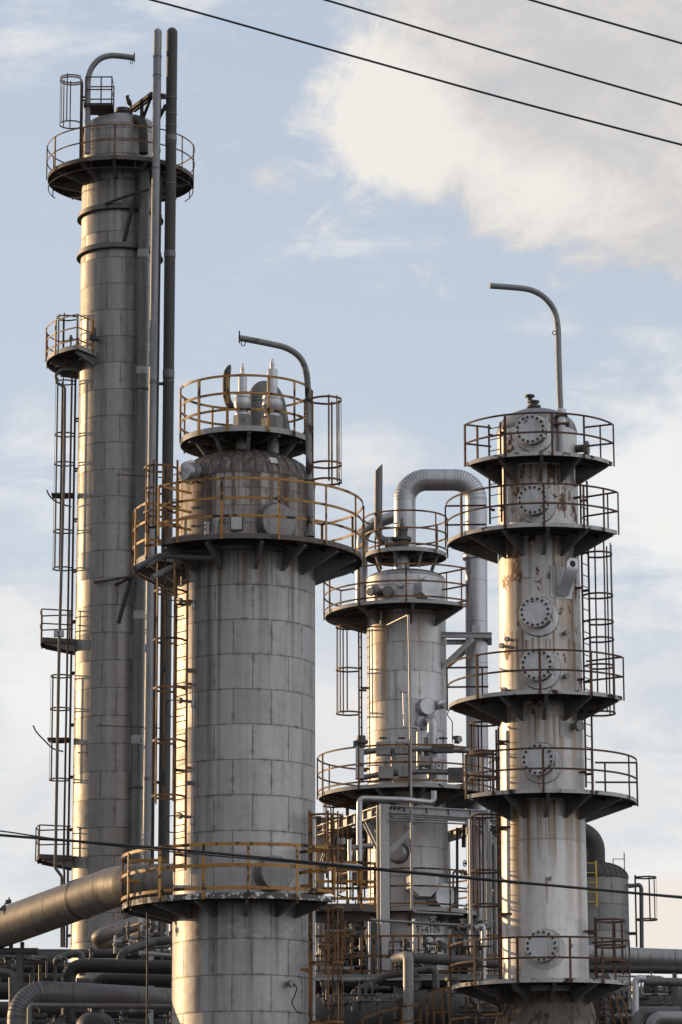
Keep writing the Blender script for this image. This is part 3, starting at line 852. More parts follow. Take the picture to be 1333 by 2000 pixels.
matR = cladding('flaking_silver_paint', TR.R, TR.zf(1128), 6.75, 30.0, c1, c2, mortar=(0.16, 0.15, 0.14), msize=0.008, rough=0.47, metal=0.45, grime=0.45, dirt_col=(0.28, 0.21, 0.14), streaks=st, patches=0.0,
                bands=[(-.78, .16, TR.zf(1562), 6.5, .75, (.26, .17, .08)), (.62, .2, TR.zf(1562), 3.2, .75, (.24, .15, .07)), (.95, .18, TR.zf(1562), 4.0, .8, (.22, .14, .07)), (-.45, .12, TR.zf(1562), 2.5, .5, (.3, .2, .1)), (-.8, .14, TR.zf(1375), 2.5, .8, (.25, .17, .09)), (.45, .12, TR.zf(1375), 2.0, .7, (.24, .15, .07)), (.85, .15, TR.zf(1375), 2.2, .7, (.25, .16, .08)), (.1, .07, TR.zf(1375), 1.3, .6, (.26, .16, .08)), (-.15, .06, TR.zf(1510), .9, .7, (.2, .11, .05)), (.25, .06, TR.zf(1375), 2.4, .6, (.24, .15, .07)), (.2, .1, TR.zf(1562), 2.0, .5, (.3, .21, .12)), (-.15, .1, TR.zf(1562), 1.6, .45, (.3, .21, .12)), (.0, .05, TR.zf(1714), .7, .8, (.2, .1, .04))] + runs((1562, 1562, 1375), 14))
matR2 = cladding('flaking_silver_paint_rusted', TR.R, TR.zf(1128), 6.75, 30.0, c1, c2, mortar=(0.16, 0.15, 0.14), msize=0.008, rough=0.47, metal=0.42, grime=0.6, dirt_col=(0.26, 0.18, 0.10), streaks=st, patches=0.50,
                bands=[(-.62, .16, TR.zf(1045), 4.5, .85, (.2, .12, .055)), (-.85, .14, TR.zf(1045), 5.0, .7, (.25, .17, .09)), (.33, .07, TR.zf(1045), 3.2, .8, (.22, .12, .05)), (.75, .2, TR.zf(1080), 5.0, .6, (.27, .18, .10)), (-.75, .14, TR.zf(905), 2.0, .8, (.2, .12, .055)), (.05, .05, TR.zf(905), 1.0, .7, (.2, .11, .045)), (.5, .07, TR.zf(905), 1.4, .8, (.2, .11, .045)), (.75, .07, TR.zf(905), 1.4, .8, (.2, .11, .045)), (-.1, .06, TR.zf(1225), 1.2, .7, (.22, .13, .06)), (.28, .05, TR.zf(1225), 1.6, .8, (.2, .11, .045)), (.5, .16, TR.zf(1045), 4.6, .5, (.3, .2, .1)), (.9, .12, TR.zf(1150), 3.5, .8, (.2, .12, .06)), (.2, .05, TR.zf(1330), .8, .8, (.18, .1, .04)), (-.3, .08, TR.zf(1060), 1.5, .6, (.22, .13, .06)), (-.25, .06, TR.zf(905), 1.3, .7, (.18, .1, .045)), (.25, .06, TR.zf(880), 1.8, .7, (.18, .1, .045))] + runs((905, 1045, 1045, 1225, 1245), 18))
zr4, zr2 = TR.z(1541, 2.4), TR.z(1022, 2.4)
z12 = TR.zf(1395)
kk = (TR.R * 1.0, TR.R * 1.04)
shell(TR, TR.z(1935, TR.R), z12, matR, R0=TR.R * 1.035, R1=TR.R * 1.012, name='shell')
shell(TR, z12, zt, matR2, R0=TR.R * 1.012, R1=TR.R * 0.985, name='upper_shell')
head(TR, zt, 0.60, TR.R * .985, MAT['pipe_pale'])
zsk = TR.z(1935, TR.R)
b = MB(); b.lathe([(1.62, 0.0), (1.60, 3.0), (TR.R * 1.30, zsk - .95), (TR.R * 1.04, zsk)], 72)
b.build('skirt', weathered('rust_streaked_skirt', (0.20, 0.17, 0.145), (0.10, 0.07, 0.05), rust=(0.06, 0.026, 0.014), rust_amt=0.35, rough=0.75, scale=1.0, streak=1.0, streak_col=(0.022, 0.010, 0.007)), TR.root)
# manways
bolt_mb = MB(); bolt_mb.lathe([(0.036, -.02), (0.036, .03), (0.02, .032), (0.02, .06)], 6, (0, 0, 0), (0, -1, 0))
bolt0 = None
def manway(t, px, py, rc, padx, pady, n=16):
    global bolt0
    z = t.z(py, t.R + .27); s = t.s(z)
    a = t.theta(px, z, t.R + .27); r = rc / s
    ap = t.theta(padx, t.z(pady, t.R), t.R)
    d = pol(1, a)
    o = pol(t.R - .05, ap, t.z(pady, t.R + .02) + .02)
    c = pol(t.R + .24, a, z)
    b = MB()
    # reinforcing pad following the shell
    vs = []; fs = []; m = 40
    for k, rr in enumerate((r * 1.28, r * 1.25, r * .8)):
        for i in range(m):
            q = 2 * math.pi * i / m
            aa = ap + math.degrees(rr * math.cos(q) / t.R)
            vs.append(pol(t.R * 1.0 + (0.0 if k == 0 else .045), aa, o.z + rr * math.sin(q)) - o)
    for k in range(2):
        for i in range(m):
            j = (i + 1) % m
            fs.append((k * m + i, k * m + j, (k + 1) * m + j, (k + 1) * m + i))
    b.add(vs, fs)
    ax = (c - o)
    mw = b.build('manway', MAT['cover'], t.root); mw.location = o
    b = MB(); b.lathe([(r * .84, 0), (r * .84, ax.length - .10)], m, (0, 0, 0), ax)
    nk = b.build('neck', MAT['neck'], mw)
    b = MB()
    rg = [pol(t.R + .02, ap + math.degrees(r * 1.27 * math.cos(2 * math.pi * i / m) / t.R), o.z + r * 1.27 * math.sin(2 * math.pi * i / m)) - o for i in range(m)]
    b.tube(rg, .016, 6, closed=True); b.build('weld_ring', MAT['neck'], mw)
    b = MB(); b.lathe([(r, -.055), (r, -.005), (r * .99, 0), (r * .99, 0.005), (r, .01), (r, .05), (r * .985, .055), (r * .7, .057), (r * .68, .05)], 48, (0, 0, 0), d)
    cv = b.build('cover', MAT['cover'], mw); cv.location = ax
    e = Vector((math.cos(rad(a)), math.sin(rad(a)), 0)); u = Vector((0, 0, 1))
    for i in range(n):
        q = 2 * math.pi * (i + .5) / n
        p = ax + d * .06 + (e * math.cos(q) + u * math.sin(q)) * r * .86
        if bolt0 is None:
            bolt0 = bolt_mb.build('bolt', MAT['bolt'], mw); bolt0.location = p; bolt0.rotation_euler = (0, 0, rad(a))
        else: inst(bolt0, 'bolt', mw, p, rad(a))
    b = MB()
    for s_ in (-1, 1):
        b.bar([e * r * .85 + u * (s_ * r * .55) + d * .07, e * r * 1.18 + u * (s_ * r * .55) + d * .06], 0.05, 0.05)
    b.tube([e * r * 1.14 + u * (-r * .75) + d * .05, e * r * 1.14 + u * (r * .75) + d * .05], 0.022, 8)
    h = b.build('hinge', MAT['cover'], mw); h.location = ax
    return mw
for (px, py, rc, qx, qy) in ((1031, 838, 29, 1040, 848), (1035, 976, 29, 1044, 987), (1040, 1195, 30, 1049, 1206), (1043, 1298, 31, 1051, 1308), (1045, 1483, 31, 1054, 1492), (1052, 1847, 31, 1060, 1856)):
    manway(TR, px, py, rc, qx, qy)
# platforms
def rplat(py, Rpx, a0, a1, brackets, posts, hh=(1.03, 0.52), rim='rim_rust', ends=(True, True)):
    z = TR.z(py, Rpx / 75.0)
    R = Rpx / TR.s(z)
    return platform(TR, z, R, a0, a1, heights=hh, rim=rim, rim_h=0.10, rail='rail_rust', bar=(0.02, 0.048), post_w=0.06, brackets=brackets, br_h=(0.50, 0.07), post_list=posts, ends=ends, end_in=TR.R + .3)
rplat(883, 155, -65, 65, (-63, -33, 0, 30, 63), [-65, -26, 7, 31, 65, (1.75, -65), (1.75, 65)])
rplat(1022, 178, -93, 54, (-92, -55, -27, 3, 30, 53), [-93, -58, -24, 0, 25, 40, 54, (2.0, -93), (2.1, 54)])
rplat(1348, 180, -93, 56, (-92, -60, -30, 0, 30, 55), [-93, -45, -4, 28, 46, 56, (1.5, -93), (2.0, 56)])
rplat(1541, 182, -56, 92, (-55, -28, 0, 28, 56, 91), [-56, -34, -3, 27, 60, 92, (1.9, -56), (1.6, 92)], rim='rim_rust')
rplat(1911, 183, -94, 56, (-93, -55, -25, 2, 30, 55), [-94, -50, -20, 11, 32, 56, (1.6, -94), (2.0, 56)])
# ladders of the silver tower
Z = TR.zf
ladder(TR, 68, TR.z(1545, 0), TR.z(945, 0), 0.2, 0.40, 'rail_rust', cages=[(TR.z(1405, -.1), TR.z(1075, -.1), [TR.z(q, -.1) for q in (1095, 1175, 1226, 1260, 1312, 1403)])], face=-8, cage_r=0.38)
ladder(TR, -63, TR.z(1990, .4), TR.z(1425, .4), 0.26, 0.42, 'rail_rust', cages=[(TR.z(1545, .6), TR.z(1412, .6), [TR.z(q, .6) for q in (1414, 1470, 1520)]), (TR.z(1768, .6), TR.z(1592, .6), [TR.z(q, .6) for q in (1594, 1702, 1768)])], face=-22, clip_step=2.2)
ladder(TR, -68, TR.z(1022, .4), TR.z(828, .4), 0.16, 0.40, 'rail_rust', face=25, clip_step=2.0)
ladder(TR, 72, TR.z(2040, .2), TR.z(1795, .2), 0.26, 0.40, 'rail_rust', cages=[(TR.z(1905, .3), TR.z(1798, .3), [TR.z(q, .3) for q in (1800, 1850)])], face=10, cage_r=0.40)
# davit
L = TR.L
b = MB()
dv = catmull([L(1099, 884, 84.0), L(1097, 840, 84.0), L(1094, 770, 84.0), L(1091.5, 690, 84.0), L(1090, 640, 84.0), L(1084, 609, 84.0), L(1069, 586, 83.9), L(1048, 571, 83.9), L(1022, 563.5, 83.8), L(957, 558, 83.6)], 8)
b.tube(dv, 0.078, 18)
o = b.build('davit_arm', MAT['davit_grey'], TR.root, dv[0])
bb = MB(); bb.lathe([(0.115, 0), (0.115, 1.15), (0.1, 1.17)], 20); bb.build('davit_sleeve', MAT['cover'], o)
bb = MB(); bb.tube([Vector((.045 * math.cos(i * .5236), 0, .055 * math.sin(i * .5236))) for i in range(12)], 0.012, 6, closed=True); c = bb.build('lifting_eye', MAT['rail_dark'], o); c.location = L(1083, 650, 84.0) - dv[0]
bb = MB(); bb.box((0, 0.02, 0), (0.30, 0.3, 0.09)); c = bb.build('davit_collar', MAT['rail_dark'], o); c.location = L(1097, 812, 84.0) - dv[0]
bb = MB(); bb.box((0, 0.02, 0), (0.40, 0.3, 0.06)); c = bb.build('davit_bracket', MAT['rail_rust'], o); c.location = L(1097, 805 + 24, 84.0) - dv[0]
# top fitting
b = MB(); zT = zt + .58
b.lathe([(0.12, 0), (0.12, .06), (0.19, .07), (0.19, .13), (0.1, .14), (0.1, .2), (0.15, .21), (0.15, .26)], 20)
o = b.build('top_nozzle', MAT['valve_dark'], TR.root); o.location = (-.07, 0, zT)
b = MB(); b.lathe([(0.07, -.03), (0.07, .12), (0.13, .13), (0.13, .18)], 14); c = b.build('top_valve', MAT['valve_dark'], o); c.location = (-.1, 0, .24)
# lifting lug
zl_ = TR.zf(1135); al = TR.theta(1091, zl_)
b = MB()
b.add([pol(TR.R + .0 + q, al + aa, zz) - pol(TR.R, al, zl_) for q in (-.02, .05) for (aa, zz) in ((-16, zl_ - .42), (18, zl_ - .42), (18, zl_ + .40), (-16, zl_ + .40))],
      [(4,5,6,7),(0,1,5,4),(1,2,6,5),(2,3,7,6),(3,0,4,7),(3,2,1,0)])
lug = b.build('lug_pad', MAT['cover'], TR.root); lug.location = pol(TR.R, al, zl_)
b = MB(); d = pol(1, al); e = Vector((math.cos(rad(al)), math.sin(rad(al)), 0))
prof = [(.0, -.35, .17), (.06, -.2, .17), (.22, .0, .17), (.34, .2, .17), (.36, .36, .17), (.36, .46, .165), (.36, .54, .12), (.36, .575, .06)]
vs = []; fs = []
for (dd, h, w) in prof:
    for s_, q in ((-1, 0), (1, 0), (1, .06), (-1, .06)):
        vs.append(d * (dd + .05 + q) + e * (s_ * w + .10 * (h + .35)) + Vector((0, 0, h - .02)))
m = len(prof)
for i in range(m - 1):
    for k in range(4):
        k2 = (k + 1) % 4
        fs.append((i*4+k, i*4+k2, (i+1)*4+k2, (i+1)*4+k))
fs += [(3,2,1,0), ((m-1)*4, (m-1)*4+1, (m-1)*4+2, (m-1)*4+3)]
b.add(vs, fs); c = b.build('lifting_lug', MAT['silver'], lug)  # silver tone stands in for the light this up-facing lug catches
b = MB(); b.lathe([(0.062, 0), (0.062, .012)], 20, d * .47 + e * .085 + Vector((0, 0, .40)), d); b.build('lug_hole', MAT['seam'], lug)
b = MB(); b.lathe([(0.085, -.004), (0.085, .006), (.062, .008)], 20, d * .47 + e * .085 + Vector((0, 0, .40)), d); b.build('hole_ring', MAT['bolt'], lug)
# small flanged stubs
for (px, py, rp, pr) in ((985, 1242, 5, .25), (975, 1254, 5.5, .4), (980, 1341, 5.5, .3), (1104, 1233, 5.5, .2), (1104, 1318, 5.5, .2), (1129, 1413, 11, .32), (1112, 1846, 4, .06), (1070, 1715, 3.5, .1), (1147, 858, 14, .32), (993, 868, 5, .06)):
    nozzle(TR, px, py, rp, pr, 'cast' if rp < 12 else 'valve_dark', 'stub_nozzle', neck=.55)
zz = TR.zf(1423); a_ = TR.theta(1100, zz); b = MB()
b.add([pol(TR.R * 1.02 + q, a_ + aa, zz + h) for q in (0, .02) for (aa, h) in ((-9, -.2), (9, -.2), (9, .2), (-9, .2))], [(4,5,6,7),(0,1,5,4),(1,2,6,5),(2,3,7,6),(3,0,4,7),(3,2,1,0)])
b.build('repair_patch', MAT['label_white'], TR.root)
# =================================================================== C: middle tower with overhead pipe
TC = Tower('process_tower', 'bright silver tower in the middle, behind the others, fed by an overhead U-shaped pipe', 'tower', 794.5, 1300, 97.0, Rpx=77.5)
zk = TC.zf(1117)
matC = cladding('clean_silver_cladding', TC.R, TC.zf(1252), 0.86, 0.92, (0.44, 0.438, 0.442), (0.53, 0.528, 0.53), msize=0.010, mortar=(0.09, 0.088, 0.085), rough=0.46, metal=0.48, grime=0.35, dirt_col=(0.24, 0.19, 0.13),
                streaks=((TC.z(1175, 1.5), 3.0, 0.7, (0.22, 0.14, 0.07), 3.0), (TC.zf(1360), 2.5, 0.6, (0.20, 0.13, 0.07), 3.0)), uoff=.1,
                bands=[(-.75, .2, TC.z(1185, 1.2), 6.0, .7, (.26, .17, .09)), (-1.0, .15, TC.z(1185, 1.2), 6.0, .6, (.3, .2, .11)), (-.35, .08, TC.zf(1310), 2.2, .6, (.24, .16, .09)), (.4, .3, TC.z(1185, 1.2), 1.4, .35, (.28, .22, .15))])
shell(TC, 0.0, zk, matC)
head(TC, zk, 0.26, TC.R * .99, MAT['alu_dull'])
L = TC.L
def cplat(py, Rpx, a0, a1, **k):
    z = TC.z(py, Rpx / 66.0)
    return platform(TC, z, Rpx / TC.s(z), a0, a1, **k)
pC1 = cplat(1068, 79, 0, 360, heights=(1.10, 0.58, 0.1), rail='rail_orange', rim='rim_grey', rim_h=0.12, rin=0.05, bar=(0.02, .05), post_w=.05, post_list=[-82, -40, 44, 85, 130, 180, 225])
first = None
for a in (-62, -20, 25, 65, 120, 180, 240):
    bb = MB(); bb.bar([(0, -1.15, -.08), (0, -.3, -.08)], .07, .10); bb.hsec((0, -1.0, -.12), (0, -.85, -.52), .08, .08, .015)
    if first is None: first = bb.build('bracket', MAT['bracket'], pC1); first.rotation_euler = (0, 0, rad(a))
    else: inst(first, 'bracket', pC1, (0, 0, 0), rad(a))
b = MB(); b.lathe([(0.23, -.75), (0.23, -.03)], 28); o = b.build('nozzle_neck', MAT['alu'], pC1); o.location = (-.12, -.25, 0)
cplat(1171, 158, -128, 46, heights=(1.06, 0.56, 0.1), rail='rail_orange', rim='rim_grey', rim_h=0.10, bar=(0.02, .05), post_w=.05, brackets=(-125, -92, -38, 4, 44), br_h=(.45, .08), post_list=[-128, -95, -68, -35, -1, 40, 46, (1.6, 46), (1.6, -128)])
cplat(1530, 173, 0, 360, heights=(1.12, 0.62, 0.1), rail='rail_orange', rim='rim_grey', rim_h=0.11, bar=(0.02, .05), post_w=.05, brackets=(-80, -50, -22, 10, 42, 72, 110, 180, 250), br_h=(.40, .09), post_list=[-88, -70, -33, 0, 36, 64, 88, 120, 160, 200, 240], rail_a=(-170, 165))
cplat(1771, 136, -150, 150, heights=(1.10, 0.60, 0.1), rail='rail_orange', rim='rim_grey', rim_h=0.12, bar=(0.02, .05), post_w=.05, brackets=(-80, -40, 0, 40, 78), br_h=(.42, .1), post_list=[-85, -45, -16, 34, 75, 110])
ladder(TC, -88, TC.z(1530, 0), TC.z(1210, 0), 0.2, 0.42, 'rail_orange', cages=[(TC.z(1392, 0), TC.z(1222, 0), [TC.z(q, 0) for q in (1226, 1309, 1394)])], face=8, cage_r=.36)
ladder(TC, -84, TC.z(1770, 0), TC.z(1545, 0), 0.6, 0.42, 'rail_orange', cages=[(TC.z(1690, 0), TC.z(1575, 0), [TC.z(q, 0) for q in (1575, 1625)])], face=0, cage_r=.36, clip_step=0)
# octagonal and round covers
for px, py, rp, pr in ((842, 1146, 25, .42), (828, 1722, 31, .50), (868, 1747, 27, .36)):
    o, P, d, r = nozzle(TC, px, py, rp, pr, 'silver', 'manway_cover', oct_=True)
for px, py, rp, pr, nk in ((781, 1139, 7, .18, None), (756, 1152, 10, .3, .7), (731, 1146, 9, .45, .6), (722, 1150, 8, .5, .6), (834, 1378, 17, .28, None), (861, 1372, 9, .45, None), (868, 1374, 6, .6, .6), (826, 1410, 14, .15, None), (772, 1663, 17, .42, None)):
    o, P, d, r = nozzle(TC, px, py, rp, pr, 'alu' if rp > 10 or nk is None else 'cast', 'stub_nozzle', neck=nk)
    if py > 1640:
        b = MB(); b.lathe([(r * 1.2, 0), (r * 1.2, .03)], 28, (0, 0, 0), d); c = b.build('collar', MAT['steel_dark'], o); c.location = d * .05
# lettering on the shell
cu = bpy.data.curves.new('lettering', 'FONT'); cu.body = 'T-4109'; cu.size = 0.275; cu.align_x = 'CENTER'; cu.extrude = 0.0; cu.space_character = 1.05
to = bpy.data.objects.new('lettering_source', cu); COL.objects.link(to)
dg = bpy.context.evaluated_depsgraph_get(); dg.update()
me = bpy.data.meshes.new_from_object(to.evaluated_get(dg))
bpy.data.objects.remove(to)
zz = TC.zf(1821); a0 = TC.theta(836.5, zz)
import bmesh
bm = bmesh.new(); bm.from_mesh(me); bmesh.ops.triangulate(bm, faces=bm.faces)
bmesh.ops.subdivide_edges(bm, edges=[e for e in bm.edges if e.calc_length() > 0.08], cuts=3)
for v in bm.verts:
    p = pol(TC.R + .008, a0 + math.degrees(v.co.x / TC.R), zz + v.co.y); v.co = p
bm.to_mesh(me); bm.free()
me.materials.clear(); me.materials.append(MAT['paint_black'])
lo = bpy.data.objects.new('lettering', me); COL.objects.link(lo); lo.parent = TC.root
# relief valve and the slant-cut tail pipe on the top platform
zC1 = TC.z(1068, 1.2)
b = MB()
b.lathe([(.30, 0), (.30, .04), (.20, .06), (.22, .26), (.29, .27), (.29, .36), (.17, .38), (.17, .58), (.19, .59), (.19, .66), (.08, .68), (.07, .80), (.04, .82), (.04, .95)], 28)
rv = b.build('relief_valve', MAT['valve_dark'], TC.root); rv.location = (-.13, -.72, zC1 + .01)
b = MB(); b.lathe([(.13, 0), (.13, .34), (.2, .345), (.2, .40), (.13, .41), (.13, .5)], 20, (0, 0, .17), (-1, 0, 0)); b.build('outlet', MAT['cast'], rv)
p0 = L(771, 1056, 96.35)
tp = fillet([p0, L(739, 1056, 96.35), L(740, 924, 96.35)], .25, 8)
b = MB(); n_ = 20; rr = .118
b.tube(tp, rr, n_, caps=False)
e = Vector(tp[-1]); vs = []
for i in range(n_):
    q = 2 * math.pi * i / n_; x = rr * math.cos(q); y = rr * math.sin(q)
    vs.append(e + Vector((x, y, 0)));
for i in range(n_):
    q = 2 * math.pi * i / n_; x = rr * math.cos(q); y = rr * math.sin(q)
    vs.append(e + Vector((x, y, .02 + (x + rr) / (2 * rr) * .26)))
b.add(vs, [(i, (i+1) % n_, n_ + (i+1) % n_, n_ + i) for i in range(n_)] + [tuple(n_ + i for i in range(n_))])
b.build('tail_pipe', MAT['pipe_grey'], rv, p0).location = p0 - rv.location
# small drain from the second platform down the front: thin conduit
pipe('drain_line', None, None, [L(745, 1192, 95.7), L(745, 1222, 95.7), L(757, 1221, 95.6), L(798, 1201, 94.3), L(800, 1260, 94.3), L(803, 1500, 94.3), L(805, 1776, 94.3), L(812, 1782, 94.3), L(905, 1787, 94.6)], .075, 'alu_dull', bend=.06, px=False, parent=TC.root, n=12, nb=4)
# level column on the shell
pipe('gauge_line', None, None, [L(789, 1352, 95.6), L(791, 1420, 95.6), L(818, 1421, 95.5), L(820, 1470, 95.5)], .085, 'silver', bend=.06, px=False, parent=TC.root, n=12)
b = MB(); b.box((0, 0, 0), (.20, .18, .25)); o = b.build('gauge_box', MAT['alu'], TC.root); o.location = L(789, 1344, 95.6)
handwheel(o, (-.12, 0, -.02), .05, (-1, 0, 0), stem=.08)
pipe('take_off_pipe', None, None, [L(838, 1406, 96.0), L(843, 1406, 95.4), L(845, 1412, 95.2), L(845, 1520, 95.2)], .31, 'alu', bend=.26, px=False, parent=TC.root, ribs=True, n=24)

# ---- manifold on the third platform
mf = thing('valve_manifold', 'cluster of silver pipes, boxed valves and handwheels round the middle tower at platform height', 'valve manifold', (TC.X, TC.Y, TC.z(1530, 2.0)))
def ML(px, py, Y): return W(px, py, Y) - Vector(mf.location)
def mpipe(name, pts, d, mat='alu_dull', bend=.1):
    return pipe(name, None, None, [ML(*q) for q in pts], d, mat, bend=bend, px=False, parent=mf, n=16)
mpipe('header_pipe', [(712, 1520, 95.2), (700, 1516, 95.2), (702, 1470, 95.2), (735, 1466, 95.1), (820, 1462, 95.0), (850, 1463, 95.0), (915, 1466, 95.0), (962, 1470, 95.0)], .17)
mpipe('header_pipe', [(702, 1520, 95.2), (740, 1513, 95.1), (818, 1507, 95.0), (870, 1508, 95.0), (960, 1516, 95.0)], .16)
mpipe('bypass_pipe', [(768, 1464, 95.05), (769, 1510, 95.0)], .14)
mpipe('bypass_pipe', [(819, 1430, 95.3), (819, 1507, 95.1)], .15, 'alu')
mpipe('bypass_pipe', [(831, 1440, 95.2), (832, 1500, 95.2)], .10, 'cast')
mpipe('support_post', [(769, 1515, 95), (769, 1529, 95)], .06, 'steel')
mpipe('support_post', [(852, 1512, 95), (852, 1529, 95)], .06, 'steel')
def mbox(name, px, py, Y, w, h, mat='alu_dull', d=.35):
    k = 66.0; b = MB(); b.box((0, 0, 0), (w / k, d, h / k)); o = b.build(name, MAT[mat], mf); o.location = ML(px, py, Y); return o
for (px, py, w, h) in ((749, 1463, 27, 24), (785, 1462, 27, 22), (754, 1510, 28, 22), (792, 1508, 26, 20), (830, 1487, 20, 18), (703, 1478, 16, 36), (703, 1510, 16, 22)):
    o = mbox('valve_box', px, py, 94.95, w, h, 'alu_dull' if w > 18 else 'alu')
    if w > 22: handwheel(o, (0, 0, h / 132.0), .11, (0, 0, 1), stem=.14)
o = mbox('valve_box', 866, 1462, 94.9, 40, 15, 'alu_dark'); o = mbox('valve_box', 890, 1514, 94.9, 28, 26, 'alu_dark')
for i in range(3):
    b = MB(); b.box((0, -.185, (i - 1) * .07), (.24, .02, .02)); b.build('box_louvre', MAT['steel_dark'], o)
handwheel(mf, ML(857, 1496, 94.8), .12, (0.2, -1, 0), stem=.06); handwheel(mf, ML(841, 1516, 94.7), .07, (0.2, -1, 0), stem=.05)
handwheel(mf, ML(866, 1450, 95.1), .12, (0, 0, 1), stem=.12)
b = MB(); b.lathe([(.12, 0), (.12, .1), (.2, .12), (.2, .2), (.13, .22), (.13, .34)], 20); o = b.build('actuator', MAT['valve_dark'], mf); o.location = ML(706, 1460, 95.1)
b = MB(); b.box((0, 0, 0), (.14, .12, .16)); o2 = b.build('positioner', MAT['blue'], o); o2.location = (-.16, -.05, .1)
b = MB(); b.lathe([(.08, 0), (.08, .12), (.14, .13), (.14, .2), (.06, .22)], 16); o = b.build('actuator', MAT['valve_dark'], mf); o.location = ML(893, 1452, 95.1)
b = MB(); b.lathe([(.09, 0), (.09, .14)], 16, (0, 0, .1), (.6, -.8, 0)); b.build('dial_gauge', MAT['cast'], o)
pipe('capillary', None, None, [ML(877, 1386, 95.4), ML(874, 1396, 95.4), ML(884, 1410, 95.3), ML(884, 1450, 95.2)], .03, 'rubber', bend=.05, px=False, parent=mf, n=8)

# ---- overhead U pipe, with its own support collar
ov = pipe('overhead_pipe', 'large silver U-shaped overhead pipe looping from the middle tower top down its right side', 'pipe',
          [(791.5, 1075, 97.0), (790.5, 937.5, 97.0), (930, 937.5, 97.0), (931.5, 1300, 97.0), (935.5, 1925, 97.0)], .655, 'alu', bend=.64, nb=14, ribs=True, n=36, seams=1.25, seam_mat='seam_soft', sw=.015)
zc = W(930.5, 1083, 97.0); b = MB(); b.lathe([(.37, -.16), (.405, -.155), (.405, .14), (.37, .145)], 36); o = b.build('collar', MAT['alu'], ov); o.location = zc - ov.location
# ---- warm-lit side branch dropping behind the top platform
pipe('branch_pipe', 'thin silver branch pipe bending down behind the small top platform of the middle tower', 'pipe', [(775, 1008, 97.3), (735, 1020, 97.6), (709, 1042, 97.9), (707, 1100, 97.9), (705, 1230, 97.9)], .36, 'alu', bend=.4, ribs=True, n=24)
# ---- bracket holding the overhead pipe
br = thing('pipe_bracket', 'galvanised steel bracket reaching from the middle tower to the overhead pipe', 'bracket', W(868, 1240, 96.5))
def BL(px, py, Y): return W(px, py, Y) - Vector(br.location)
b = MB(); b.hsec(BL(864, 1240, 96.45), BL(961, 1241, 96.45), .14, .16, .02); b.build('cross_beam', MAT['steel'], br)
b = MB(); b.hsec(BL(872, 1254, 97.35), BL(958, 1254, 97.35), .14, .14, .02); b.build('cross_beam', MAT['steel'], br)
b = MB(); b.hsec(BL(868, 1300, 96.4), BL(925, 1247, 96.4), .15, .15, .02); b.build('knee_brace', MAT['steel'], br)
b = MB(); b.hsec(BL(868, 1306, 97.4), BL(925, 1258, 97.4), .15, .15, .02); b.build('knee_brace', MAT['steel'], br)
b = MB(); b.hsec(BL(957, 1241, 96.5), BL(957, 1254, 97.3), .12, .2, .02); b.build('end_beam', MAT['steel'], br)
b = MB(); b.box((0, 0, 0), (.22, .06, .24)); o = b.build('pipe_shoe', MAT['steel'], br); o.location = BL(930, 1230, 96.55)

# ---- steel frame round the foot of the middle tower
fc = W(748, 1572, 94.4)
ex = Vector((math.cos(rad(22)), math.sin(rad(22)), 0)); ey = Vector((-ex.y, ex.x, 0))
fr = thing('steel_frame', 'grey riveted steel frame of columns and beams standing round the middle tower', 'steel frame', (fc.x, fc.y, 0))
zb = fc.z - .18
zt_ = fc.z
A, B_, C_, D_ = Vector((0, 0, 0)), ex * 4.1, ey * 5.0, ex * 4.1 + ey * 5.0
for P in (A, B_, C_, D_):
    b = MB(); b.hsec(P + Vector((0, 0, 9.0)), P + Vector((0, 0, zt_)), .28, .26, .03)
    s = P
    c = MB(); c.box((P.x, P.y, (9.0 + zt_) / 2), (.25, .03, zt_ - 9.0), rad(22)); 
    for k in (-1, 1):
        q = P + ey * (.13 * k); c.box((q.x, q.y, (9 + zt_) / 2), (.27, .026, zt_ - 9.0), rad(22))
    c2 = MB(); 
    for k in (-1, 1):
        q = P + ey * (.125 * k); c2.box((q.x, q.y, (9 + zt_) / 2), (.28, .03, zt_ - 9.0), rad(22))
    c2.box((P.x, P.y, (9 + zt_) / 2), (.03, .22, zt_ - 9.0), rad(22))
    c2.build('column', MAT['steel'], fr, (P.x, P.y, 9.0))
def fbeam(P, Q, z, h=.30, w=.22, name='beam'):
    d = (Q - P).normalized()
    b = MB(); b.hsec(P + d * .16 + Vector((0, 0, z)), Q - d * .16 + Vector((0, 0, z)), w, h, .025)
    n = int((Q - P).length / .6)
    for i in range(1, n):
        c = P + (Q - P) * (i / n); b.box((c.x, c.y, z), (w * .9 if abs(d.x) < .5 else .02, .02 if abs(d.x) < .5 else w * .9, h - .06), rad(22))
    o = b.build(name, MAT['steel'], fr, P + Vector((0, 0, z)))
    return o
for P, Q in ((A, B_), (A, C_), (B_, D_), (C_, D_)): 
    o = fbeam(P, Q, zt_ - .16)
    d = (Q - P).normalized(); s = d.cross(Vector((0, 0, 1)))
    side = s if s.y < 0 else -s
    for t0 in (.35, (Q - P).length - .35):
        for i in range(3):
            for k in (-1, 1):
                b = MB(); p = P + d * (t0 + .13 * (i - 1)) + side * .10 + Vector((0, 0, zt_ - .16 + k * .07)) 
                b.lathe([(.026, -.09), (.026, .0), (.02, .012)], 8, (0, 0, 0), side); c = b.build('bolt', MAT['bolt'], o); c.location = p - (P + Vector((0, 0, zt_ - .16)))
for P, Q in ((A, B_), (B_, A), (A, C_), (C_, A), (B_, D_), (C_, D_)):
    d = (Q - P).normalized(); b = MB(); b.hsec(P + d * .15 + Vector((0, 0, zt_ - 1.35)), P + d * 1.25 + Vector((0, 0, zt_ - .34)), .16, .16, .02); b.build('knee_brace', MAT['steel'], fr, P)
o = None
